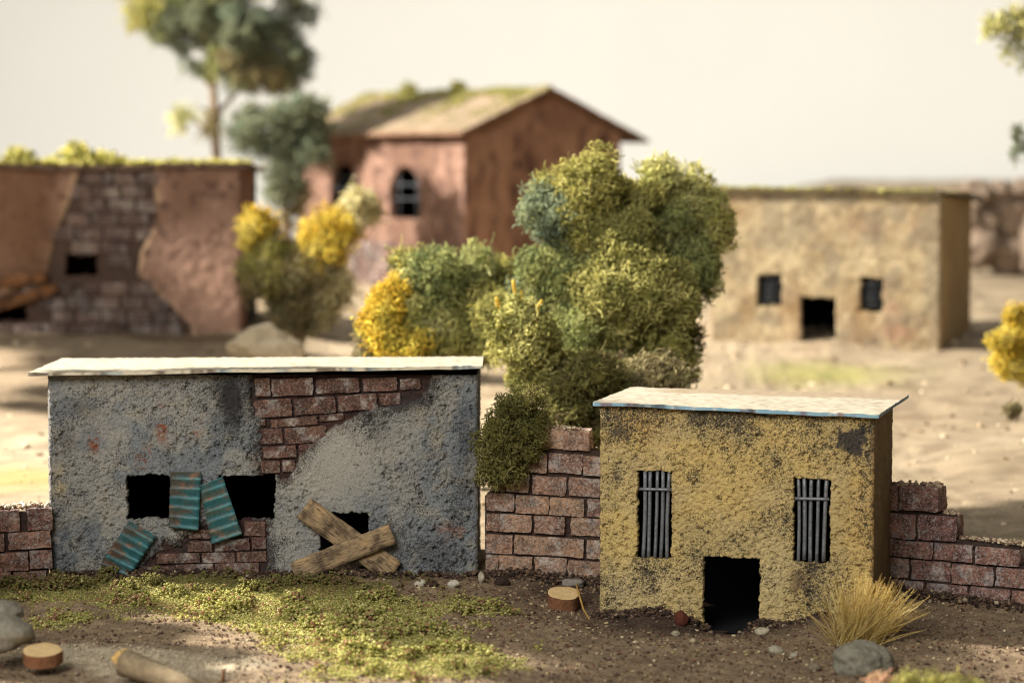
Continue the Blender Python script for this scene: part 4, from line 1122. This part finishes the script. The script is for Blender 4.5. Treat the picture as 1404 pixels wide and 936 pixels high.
tree('big spreading tree added out of view by the terracotta ruin to cast shade', [(-430, 300), (-435, 200), (-440, 60), (-440, -60)], [[(-440, 80), (-380, 10)], [(-440, 60), (-490, -40)]], [
    (-430, -50, 150, 130, 1, 'olive', .8), (-350, 10, 90, 90, 4, 'green', .8), (-420, -20, 120, 110, -4, 'olive', .8), (-470, -60, 120, 120, 5, 'olive', .8)], 116, (-430, 520), 5200, .7, .12)

# ------------------------------------------------------------------ background houses
def far_house(name, label, F, W, H, D, h, paint, openings, thick, seed, res=.07, side=None, mat='far_plaster'):
    t = thing(name, label, 'house', F.O, F.rz)
    obj('front_wall', panel('front_wall', W, H, res, h, paint, openings, .12, thick, seed, .1), M[mat], t)
    sp_ = side or paint
    obj('side_wall', panel('side_wall', D, H, .15, h, sp_, seed=seed + 1), M[mat], t, (W, 0, 0), (0, 0, math.pi / 2))
    obj('side_wall', panel('side_wall', D, H, .15, h, sp_, seed=seed + 2), M[mat], t, (0, D, 0), (0, 0, -math.pi / 2))
    obj('back_wall', panel('back_wall', W, H, .3, h, sp_, seed=seed + 3), M[mat], t, (W, D, 0), (0, 0, math.pi))
    liner(t, W, D, H - .1, thick + .02)
    return t

def moss(parent, P, n, size, seed, cols, name='moss'):
    r = np.random.default_rng(seed)
    P = np.array(P)
    o = obj(name, scatter(name, P, size * (.6 + .8 * r.random(len(P))), np.array(cols)[r.integers(0, len(cols), len(P))], r, base=1), M['leaf'], parent)
    o['kind'] = 'stuff'
    return o
MOSS = [S(168, 164, 84), S(196, 188, 100), S(138, 134, 66), S(204, 196, 120)]

# terracotta ruin
FB = Frame((at(-110, 458, 125).x, 125.0, 3.6), 0.0)
WB = FB.uv(330, 400)[0]; HB = FB.uv(150, 229)[1]; DB = 8.0
PB = [FB.uv(*p) for p in [(112, 225), (212, 225), (214, 300), (196, 340), (188, 375), (215, 400), (240, 430), (262, 448), (262, 470), (-20, 470), (-20, 415), (60, 385), (78, 320)]]
def b_s(U, V):
    w = .18 * fbm(U * 1.2, V * 1.2, seed=401); return sd_poly(U + w, V + w, PB)
def b_h(U, V):
    if np.max(U) < WB - .5 and False: return 0
    return .03 * fbm(U * 3, V * 3, seed=403) - .16 * smooth(.08, -.08, b_s(U, V))
def b_paint(U, V, h):
    n1 = fbm(U * .6, V * .6, seed=405) * .5 + .5; n2 = fbm(U * 2.4, V * 2.4, seed=407) * .5 + .5
    c = mixc(S(122, 94, 78), S(148, 118, 102), smooth(.35, .65, n1))
    c = mixc(c, S(196, 168, 132), smooth(.35, .0, b_s(U, V)) * .6)
    c = mixc(c, S(84, 62, 54), smooth(.55, .72, n2) * .8)
    u1, v1 = FB.uv(285, 400)
    c = mixc(c, S(178, 142, 122), np.exp(-((U - u1) / 1.9) ** 2 - ((V - v1) / 2.0) ** 2) * .75 * smooth(.3, .6, n2 + .15))
    u0 = FB.uv(70, 300)[0]
    c = mixc(c, S(104, 76, 56), smooth(u0 + 1.2, u0 - .6, U) * .8)
    rec = smooth(.06, -.06, b_s(U, V))
    return mixc(c, S(78, 62, 54), rec)
def bs_paint(U, V, h): return mixc(S(96, 66, 52), S(128, 88, 66), fbm(U, V, seed=409) * .5 + .5)
obl = [op(FB, 88, 134, 350, 378), op(FB, -10, 36, 420, 440)]
bh = far_house('terracotta_house', 'broad terracotta ruin with a large patch of exposed grey brick', FB, WB, HB, DB, b_h, b_paint, obl, .3, 410, .07, bs_paint)
for r_ in range(12):
    z1 = FB.uv(100, 236 + r_ * 19)[1]; z0 = FB.uv(100, 236 + r_ * 19 + 16.5)[1]
    x_ = -40 + (r_ % 2) * 19
    while x_ < 270:
        w = random.uniform(33, 42)
        u0, u1 = FB.uv(x_, 300)[0], FB.uv(x_ + w - 3.5, 300)[0]
        uc, vc = (u0 + u1) / 2, (z0 + z1) / 2
        d_ = float(sd_poly(np.array([uc]), np.array([vc]), PB)[0])
        bad = any(u1 > a - .1 and u0 < b + .1 and z1 > c - .02 and z0 < e + .02 for (a, b, c, e) in obl)
        if d_ < -.12 and z1 < HB - .05 and z0 > .45 and not bad:
            brick(bh, u0, u1, z0, z1, .03 + random.uniform(-.03, .03), .3, M['brick_far'])
        x_ += w
def dark_roof(U, V):
    return mixc(S(108, 92, 70), S(150, 136, 92), fbm(U * 1.2, V * 1.2, seed=420) * .5 + .5)
def rib(o_): return o_
rz0 = HB + .12
obj('roof', slab('roof', [(-.4, -.35, rz0), (WB + .45, -.35, rz0 - .02), (WB + .4, DB + .3, rz0 - .1), (-.4, DB + .3, rz0 - .1)], .22, .2, dark_roof, .06, .1, 421, lambda U, V: S(84, 66, 54) + 0 * U[..., None]), M['roof'], bh)
r = np.random.default_rng(77)
P = []
for _ in range(1500):
    P.append((r.uniform(0, WB + .3), r.uniform(-.3, 3), rz0 + .05 + abs(r.normal()) * .05))
for (px, py, w, hgt) in [(22, 222, 20, 22), (105, 218, 22, 26), (140, 222, 20, 16), (65, 224, 12, 8)]:
    u, z = FB.uv(px, py)
    for _ in range(240): P.append((u + r.normal() * w / 31 * .45, .6 + r.normal() * .3, z + abs(r.normal()) * hgt / 31 * .32))
moss(bh, P, 0, .12, 78, MOSS)
def far_plank(label, a, b, wpx, F, seed):
    ua, ub = np.array(F.uv(*a)), np.array(F.uv(*b)); d_ = ub - ua; L = np.linalg.norm(d_)
    c = (ua + ub) / 2
    o = obj('plank', gridbox('plank', (10, 2, 3), (L, .2, wpx / 31.2), .04, seed, .1), M['wood_rust'], None, F.O + Vector((c[0], -.2 - .12 * (seed % 2), c[1])), (0, -math.atan2(d_[1], d_[0]), 0))
    tag(o, label, 'plank', 'boards on the terracotta ruin')
far_plank('upper rust-brown board fixed across the terracotta ruin', (-40, 388), (66, 380), 16, FB, 1)
far_plank('lower rust-brown board slanting up across the terracotta ruin', (-30, 428), (80, 394), 15, FB, 2)

# gabled house
CR = at(637, 300, 150.0)
RZR = math.atan2(-10, 8)          # left face runs from the far corner towards the near one
ZB = 4.4
near = Vector((CR.x, 150.0, ZB))
dirL = Vector((-8, 10, 0)).normalized(); dirR = Vector((10, 8, 0)).normalized()
WL, WRr = 15.5, 10.8
FD = Frame(near + dirL * WL, math.atan2(-dirL.y, -dirL.x))
HE = at(637, 181, 150).z - ZB; HA = at(745, 126, 153.4).z - ZB
rh = thing('gabled_house', 'red-brown gabled model house with arched windows and mossy pitched roof', 'house', FD.O, FD.rz)
def d_h(U, V): return .07 * fbm(U * 2.5, V * 2.5, seed=502) + .05 * fbm(U * .6, V * .6, seed=503)
def d_paint(U, V, h):
    n1 = fbm(U * .5, V * .5, seed=505) * .5 + .5; n2 = fbm(U * 2, V * 2, seed=507) * .5 + .5
    c = mixc(S(104, 78, 64), S(134, 105, 90), smooth(.35, .65, n1))
    c = mixc(c, S(80, 58, 50), smooth(.5, .72, n2) * .8)
    c = mixc(c, S(92, 68, 56), smooth(.5, .68, fbm(U * 1.6, V * .45, seed=509) * .5 + .5) * .6)
    return c
def d_paint2(U, V, h):
    n1 = fbm(U * .5 + 7, V * .5, seed=515) * .5 + .5; n2 = fbm(U * 2, V * .7, seed=517) * .5 + .5
    c = mixc(S(126, 92, 72), S(146, 110, 86), smooth(.35, .65, n1))
    return mixc(c, S(78, 52, 44), smooth(.55, .7, n2) * .85)
a0, a1 = FD.uv(534, 265)[0], FD.uv(577, 265)[0]; zt_, zb_ = FD.uv(555, 229)[1], FD.uv(555, 300)[1]
b0, b1 = FD.uv(452, 250)[0], FD.uv(492, 250)[0]; zt2, zb2 = FD.uv(472, 224)[1], FD.uv(472, 280)[1]
ARCH = [(a0, a1, zb_, zt_), (b0, b1, zb2, zt2)]
def arched_panel():
    # the same plaster sheet, with arched openings
    ops = []
    for (a, b, c, d) in ARCH:
        m = (a + b) / 2; hw = (b - a) / 2; rise = hw * 1.1
        ops.append((a, b, c, d - rise))
        for k_ in range(8):
            t0, t1 = k_ / 8, (k_ + 1) / 8
            w_ = hw * math.sqrt(max(0, 1 - ((t0 + t1) / 2) ** 2))
            ops.append((m - w_, m + w_, d - rise + rise * t0 - .001, d - rise + rise * t1))
    return ops
obj('front_wall', panel('front_wall', WL, HE, .07, d_h, d_paint, arched_panel(), .04, .4, 520, .1), M['far_plaster'], rh)
for (a, b, c, d) in ARCH:
    m = (a + b) / 2
    for dx in (-.28, .28):
        v, f = tube([(m + dx * (b - a), .25, c), (m + dx * (b - a), .25, (c + d) / 2), (m + dx * (b - a), .25, d - .12)], [.055] * 3, 6)
        obj('window_bar', mesh('window_bar', v, f), M['dark_bar'], rh)
    for fz in (.38, .66):
        v, f = tube([(a, .22, c + (d - c) * fz), (m, .22, c + (d - c) * fz), (b, .22, c + (d - c) * fz)], [.05] * 3, 6)
        obj('window_crossbar', mesh('window_crossbar', v, f), M['dark_bar'], rh)
# gable wall on the near side
nx_, nz_ = 90, 70
s, t = np.meshgrid(np.linspace(0, 1, nx_ + 1), np.linspace(0, 1, nz_ + 1))
topz = HE + (HA - HE) * (1 - np.abs(s - .5) * 2)
GV = np.stack([WL - .0 + d_h(s * WRr, t * topz), s * WRr, t * topz], -1).reshape(-1, 3)
ii = np.arange(GV.shape[0]).reshape(s.shape)
gq = np.stack([ii[:-1, :-1], ii[:-1, 1:], ii[1:, 1:], ii[1:, :-1]], -1).reshape(-1, 4)
obj('gable_wall', mesh('gable_wall', GV, gq, d_paint2(s * WRr, t * topz, 0).reshape(-1, 3)), M['far_plaster'], rh)
GV2 = GV.copy(); GV2[:, 0] = 0
obj('gable_wall', mesh('gable_wall', GV2, gq[:, ::-1], d_paint2(s * WRr, t * topz, 0).reshape(-1, 3)), M['far_plaster'], rh)
obj('back_wall', panel('back_wall', WL, HE, .3, d_h, d_paint2, seed=525), M['far_plaster'], rh, (WL, WRr, 0), (0, 0, math.pi))
liner(rh, WL, WRr, HE - .05, .42)
def r_roof(U, V):
    n = fbm(U * .8, V * .8, seed=530) * .5 + .5
    c = mixc(S(116, 100, 82), S(136, 118, 96), n)
    return mixc(c, S(104, 94, 68), smooth(.5, .7, fbm(U * 1.5, V * 1.5, seed=532) * .5 + .5))
slope = (HA - HE) / (WRr / 2)
ov = .7; ex = .75
edge_c = lambda U, V: S(112, 84, 66) + 0 * U[..., None]
obj('roof', slab('roof', [(-ex, -ov, HE - ov * slope + .25), (WL + ex, -ov, HE - ov * slope + .25), (WL + ex, WRr / 2, HA + .25), (-ex, WRr / 2, HA + .25)], .2, .2, r_roof, .05, .1, 531, edge_c), M['roof'], rh)
ov2 = 1.5
obj('roof', slab('roof', [(WL + ex, WRr + ov2, HE - ov2 * slope + .25), (-ex, WRr + ov2, HE - ov2 * slope + .25), (-ex, WRr / 2 + .02, HA + .24), (WL + ex, WRr / 2 + .02, HA + .24)], .2, .2, r_roof, .05, .1, 541, edge_c), M['roof'], rh)
P = []
r = np.random.default_rng(81)
for _ in range(1300):
    u = r.uniform(-ex, WL + ex); q_ = abs(r.normal()) * .22 * (1.5 if math.sin(u * 1.3 + 1) > .2 else .35)
    q_ = min(q_, 1); y_ = WRr / 2 * (1 - q_)
    P.append((u, y_, HE + slope * y_ + .25 + abs(r.normal()) * .03))
for u in (3.6, 8.2):
    for _ in range(90): P.append((u + r.normal() * .25, WRr / 2 - .2 + r.normal() * .2, HA + .3 + abs(r.normal()) * .18))
moss(rh, P, 0, .10, 82, [m_ * .62 for m_ in MOSS])
# exposed brick at the foot of the gabled house
for r_ in range(6):
    z1 = FD.uv(500, 330 + r_ * 14)[1]; z0 = FD.uv(500, 330 + r_ * 14 + 11.5)[1]
    for k_ in range(4):
        x0 = 470 + k_ * 24 + (r_ % 2) * 11; x1 = x0 + 21
        if x1 > 545 - r_ * 2: continue
        brick(rh, FD.uv(x0, 350)[0], FD.uv(x1, 350)[0], z0, z1, -.1, .3, M['brick_far'])

# beige house
AB = -math.radians(19)
FE = Frame((at(975, 470, 127).x, 127.0, 3.0), AB)
WE = FE.uv(1290, 400)[0]; HEB = FE.uv(1130, 263)[1]; DE = 7.5
def e_h(U, V): return .022 * fbm(U * 4, V * 4, seed=601) + .05 * fbm(U * .6, V * .6, seed=602)
def blob_far(F, U, V, items, k=31.2):
    out = np.zeros(U.shape)
    for (px, py, rx, ry, w) in items:
        u, v = F.uv(px, py); out = np.maximum(out, w * np.exp(-((U - u) * k / rx) ** 2 - ((V - v) * k / ry) ** 2))
    return out
def e_paint(U, V, h):
    n1 = fbm(U * .6, V * .6, seed=605) * .5 + .5; n2 = fbm(U * 2.2, V * 2.2, seed=607) * .5 + .5
    c = mixc(S(144, 127, 97), S(162, 146, 115), smooth(.35, .65, n1))
    c = mixc(c, S(124, 106, 78), smooth(.52, .75, n2) * .55)
    c = mixc(c, S(120, 94, 64), smooth(.5, .7, fbm(U * 1.8, V * .8, seed=608) * .5 + .5) * smooth(4.5, 1.5, V) * .6)
    c = mixc(c, S(112, 102, 86), smooth(.46, .64, fbm(U * 1.1, V * 1.1, seed=612) * .5 + .5) * .6)
    c = mixc(c, S(100, 84, 64), smooth(.52, .68, fbm(U * 3.1, V * 3.1, seed=614) * .5 + .5) * .45)
    c = mixc(c, S(138, 100, 84), .7 * np.clip(blob_far(FE, U, V, [(1222, 415, 12, 22, .9), (1228, 455, 26, 14, .8), (1160, 455, 14, 14, .6), (1085, 455, 14, 14, .5), (1250, 305, 30, 18, .35), (1170, 310, 40, 14, .3)]) * smooth(.35, .6, n2), 0, 1))
    c = mixc(c, S(128, 100, 66), blob_far(FE, U, V, [(1090, 425, 22, 34, .6), (1180, 440, 14, 34, .6), (1010, 290, 20, 16, .5)]))
    return c
oe = [op(FE, 1038, 1072, 376, 420), op(FE, 1179, 1211, 381, 428), op(FE, 1098, 1146, 407, 500)]
def es_paint(U, V, h): return mixc(S(160, 132, 92), S(186, 160, 116), fbm(U, V, seed=609) * .5 + .5)
eh = far_house('beige_house', 'beige plastered model house with two small windows and a dark doorway on the sand', FE, WE, HEB, DE, e_h, e_paint, oe, .3, 610, .07, es_paint)
for (a, b, c, d) in oe[:2]:
    for fz in (.2, .4, .6, .8):
        v, f = tube([(a - .05, .15, c + (d - c) * fz), ((a + b) / 2, .15, c + (d - c) * fz), (b + .05, .15, c + (d - c) * fz)], [.045] * 3, 6)
        obj('window_bar', mesh('window_bar', v, f), M['dark_bar'], eh)
zz = HEB + .1
obj('roof', slab('roof', [(-.3, -.25, zz + .1), (WE + .15, -.25, zz - .05), (WE + .5, DE + .3, zz - .4), (-.3, DE + .3, zz - .25)], .2, .2, dark_roof, .06, .08, 621, lambda U, V: S(82, 72, 50) + 0 * U[..., None]), M['roof'], eh)
r = np.random.default_rng(90)
P = [(u_, y_, zz + .08 - .02 * u_ - .05 * y_ + abs(r.normal()) * .04) for u_, y_ in zip(r.uniform(-.2, WE + .1, 1200), r.uniform(-.25, 5, 1200))]
moss(eh, P, 0, .1, 91, MOSS)

# ------------------------------------------------------------------ stones, wood slices and small things
def stone_paint(a, b):
    return lambda p: mixc(a, b, fbm(p[:, 0] * 1.5, p[:, 1] * 1.5, p[:, 2] * 1.5 + 3, seed=700) * .5 + .5)
def rock(label, px, py, d, rx, rz, seed, ca, cb, sink=.3, group=None, name='rock', cat='rock', depth=None, rough=.25, sub=3, rest=None):
    """px,py = centre of the stone as seen; r in px"""
    k = F_PX / d
    P = at(px, py, d)
    me = blob(name, (rx / k, (depth or (rx + rz) / 2) / k, rz / k), seed, rough, sub, paint=stone_paint(ca, cb))
    o = obj(name, me, M['rock'], None, P)
    return tag(o, label, cat, group)
GR1, GR2 = S(106, 102, 90), S(130, 124, 110)
rock('large grey rock at the frame edge beside the small wood slice', 4, 866, 68.6, 40, 28, 31, GR1, GR2)
rock('smaller grey rock resting behind the large grey one at the edge', 2, 838, 70.5, 30, 16, 37, GR1, GR2)
rock('grey rock in front of the dry grass tuft', 1180, 910, 70.0, 42, 32, 41, S(96, 93, 82), S(136, 131, 114), sub=4)
rock('pale rough boulder at the foot of the straw bush', 362, 476, 112, 48, 28, 47, S(172, 154, 126), S(204, 190, 162), rough=.5)
for i, (px, py, rx, rz, lb) in enumerate([
        (1338, 268, 18, 17, 'small block topping the rubble wall nearest the beige house'), (1368, 264, 19, 15, 'second top block of the rubble wall from the beige house'), (1400, 262, 20, 16, 'top block of the rubble wall at the frame edge'), (1432, 264, 20, 17, 'top block of the rubble wall past the frame edge'),
        (1346, 298, 22, 20, 'middle block of the rubble wall nearest the beige house'), (1388, 300, 28, 24, 'big pale middle block of the rubble wall'), (1430, 302, 24, 22, 'middle block of the rubble wall past the frame edge'),
        (1340, 338, 26, 26, 'low block of the rubble wall nearest the beige house'), (1386, 342, 28, 28, 'dark low block in the middle of the rubble wall'), (1432, 342, 28, 28, 'low block of the rubble wall past the frame edge')]):
    rock(lb, px, py, 163 + (i % 3) * .5, rx * 1.15, rz * 1.15, 51 + i * 3, S(96, 82, 70) * (1.5 if i == 5 else 1), S(140, 122, 104) * (1.5 if i == 5 else 1), rough=.6, group='rubble wall behind the beige house')
for i, (px, py, rx, rz, c, lb) in enumerate([
    (577, 800, 9, 6, S(206, 198, 176), 'flat cream pebble by the grey wall near the crossed boards'), (621, 800, 8, 6.5, S(214, 206, 188), 'round white pebble by the grey wall further from the crossed boards'),
    (204, 767, 7, 7, S(206, 182, 120), 'cream pebble beside the fallen corrugated sheet'), (1046, 866, 11, 7, S(196, 186, 160), 'larger pale stone before the yellow house doorway'),
    (1063, 891, 10, 6, S(186, 178, 154), 'pale stone below the doorway, nearer the grass tuft'), (1116, 914, 9, 7, S(140, 126, 104), 'dull tan stone beside the grey rock'),
    (934, 848, 9, 12, S(104, 56, 40), 'rust-brown chip leaning on the yellow wall'), (688, 797, 10, 7, S(64, 48, 42), 'dark brown clod under the broken brick wall'),
    (590, 800, 10, 6, S(76, 56, 46), 'brown clod between the two pale pebbles'), (926, 868, 6, 4.5, S(176, 166, 140), 'small pale pebble left of the yellow house doorway'),
    (950, 878, 5, 4, S(190, 176, 140), 'tiny cream pebble nearest the doorway edge'), (660, 792, 5, 8, S(188, 178, 156), 'small white stone at the grey house corner by the brick wall'),
    (787, 799, 16, 7, S(150, 140, 130), 'flat grey stone behind the wood slice at the brick wall'), (1088, 898, 6, 4, S(176, 168, 146), 'little pale pebble between the stones and the grass tuft'), (544, 801, 8, 6, S(120, 104, 84), 'small tan stone below the end of the crossed board')]):
    p = G(px, min(py + rz * .8, 930))
    rock(lb, px, py, p.y, rx, rz, 90 + i * 7, c * .5, c * .85, group='small stones along the front walls', name='pebble', cat='pebble', rough=.35, sub=2)

def wood_slice(label, px, py, d, rpx, hpx, seed, tilt=(0, 0)):
    k = F_PX / d
    P = at(px, py, d); r_ = rpx / k; h_ = hpx / k
    t = thing('wood_slice', label, 'wood slice', P, 0, 'wood slices'); t.rotation_euler = (tilt[0], tilt[1], 0)
    n_ = 40; ang = np.linspace(0, 2 * math.pi, n_, endpoint=False)
    rr = r_ * (1 + .06 * vn(np.cos(ang) * 2 + seed, np.sin(ang) * 2, seed=seed))
    vs = []; fs = []
    zs = [-h_, -h_ * .66, -h_ * .33, -.0]
    V_ = np.concatenate([np.stack([rr * np.cos(ang) * (1 + .02 * vn(ang * 6, np.full(n_, z * 9), seed=seed + 3)), rr * np.sin(ang), np.full(n_, z)], -1) for z in zs])
    id_ = np.arange(4 * n_).reshape(4, n_)
    q_ = np.stack([id_[:-1], np.roll(id_[:-1], -1, 1), np.roll(id_[1:], -1, 1), id_[1:]], -1).reshape(-1, 4)
    obj('bark', mesh('bark', V_, q_), M['bark'], t)
    rings = []
    for f_ in (.985, .8, .6, .4, .2):
        rings.append(np.stack([rr * f_ * np.cos(ang), rr * f_ * np.sin(ang), np.full(n_, .012 * math.sin(f_ * 17))], -1))
    V2 = np.concatenate(rings + [np.zeros((1, 3))]); id_ = np.arange(5 * n_).reshape(5, n_)
    q_ = np.stack([id_[:-1], np.roll(id_[:-1], -1, 1), np.roll(id_[1:], -1, 1), id_[1:]], -1).reshape(-1, 4)
    t3 = np.stack([id_[4], np.roll(id_[4], -1), np.full(n_, 5 * n_)], -1)
    obj('cut_face', mesh('cut_face', V2, [q_, t3]), M['slice_top'], t)
    return t
wood_slice('round slice of wood lying below the ruined brick wall', 773, 812, 77.2, 23, 20, 1, (.27, .05))
wood_slice('small blurred wood slice on the earth beside the grey rocks', 58, 890, 68.0, 27, 18, 2, (.22, 0))

# straw and sticks
def stick(name, label, pts, r0, r1, col, cat):
    P0 = pts[0]
    v, f = tube([np.array(p - P0) for p in pts], np.linspace(r0, r1, len(pts)), 8)
    o = obj(name, mesh(name, v, f, np.repeat(col[None], len(v), 0)), M['straw'] if cat == 'straw' else M['rock'], None, P0)
    return tag(o, label, cat)
stick('straw', 'thin bent straw trailing from the wood slice to the yellow house', [at(790, 800, 76.8), at(794, 815, 76.4), at(800, 835, 76.0), at(810, 852, 75.7), at(826, 866, 75.3)], .03, .018, S(186, 150, 84), 'straw')
stick('stick', 'thick pale stick cut off by the bottom edge', [at(170, 908, 67.2), at(190, 915, 67.0), at(215, 924, 66.6), at(245, 936, 66.2), at(275, 950, 65.8)], .34, .24, S(136, 120, 94), 'stick')
stick('peg', 'tiny upright brown twig stub in the pale sand', [at(306, 945, 67.0), at(306, 930, 67.0), at(307, 917, 67.0)], .05, .045, S(98, 70, 44), 'twig')
rock('pale yellow and orange chip at the end of the thick stick', 172, 903, 67.4, 16, 12, 133, S(206, 186, 116), S(186, 126, 76), name='stone_chip', cat='chip', rough=.5)

# dry grass tuft
gb = G(1172, 884); gbz = gb
r = np.random.default_rng(12)
n = 900
th = r.uniform(0, 2 * math.pi, n); sprd = np.abs(r.normal(size=n)) * .55
root = np.stack([.25 * r.normal(size=n), .18 * r.normal(size=n), np.full(n, -.05)], -1)
L = 1.75 * (.55 + .6 * r.random(n)) 
dr = np.stack([np.cos(th) * sprd + .30, np.sin(th) * sprd * .8, np.ones(n) * .95], -1)
dr[:, 0] += .5 * (r.random(n) < .35) * r.random(n) * np.sign(r.normal(size=n) + .3)
cols = np.stack([S(222, 196, 118), S(204, 174, 98), S(234, 214, 150), S(182, 150, 84)])[r.integers(0, 4, n)]
v, f, c = strands(root, dr, L, np.full(n, .0105) * (.7 + .6 * r.random(n)), cols, r, seg=5, curl=.06, droop=.05, taper=.25)
gt = thing('grass_tuft', 'tuft of dry straw-coloured grass at the corner of the yellow house', 'grass', gb)
bl = obj('blades', mesh('blades', v, f, c), M['straw'], gt)
bl['kind'] = 'stuff'

# blurred moss clump at the very front
mc = thing('moss_clump', 'blurred lime moss clump with a pink tip at the bottom edge', 'moss', at(1265, 955, 62))
k = F_PX / 62
for i, (px, py, rx, rz, pal) in enumerate([(1270, 948, 60, 26, 'moss'), (1210, 942, 24, 20, 'pink'), (1320, 950, 40, 22, 'moss'), (1240, 950, 40, 22, 'olive')]):
    PAL['pink'] = [S(206, 160, 136), S(216, 184, 150), S(200, 180, 120)]
    foliage('foliage', mc, at(px, py, 62) - mc.location, (rx / k, rx / k * .8, rz / k), PAL[pal], 900, .12, .02, 3000 + i)
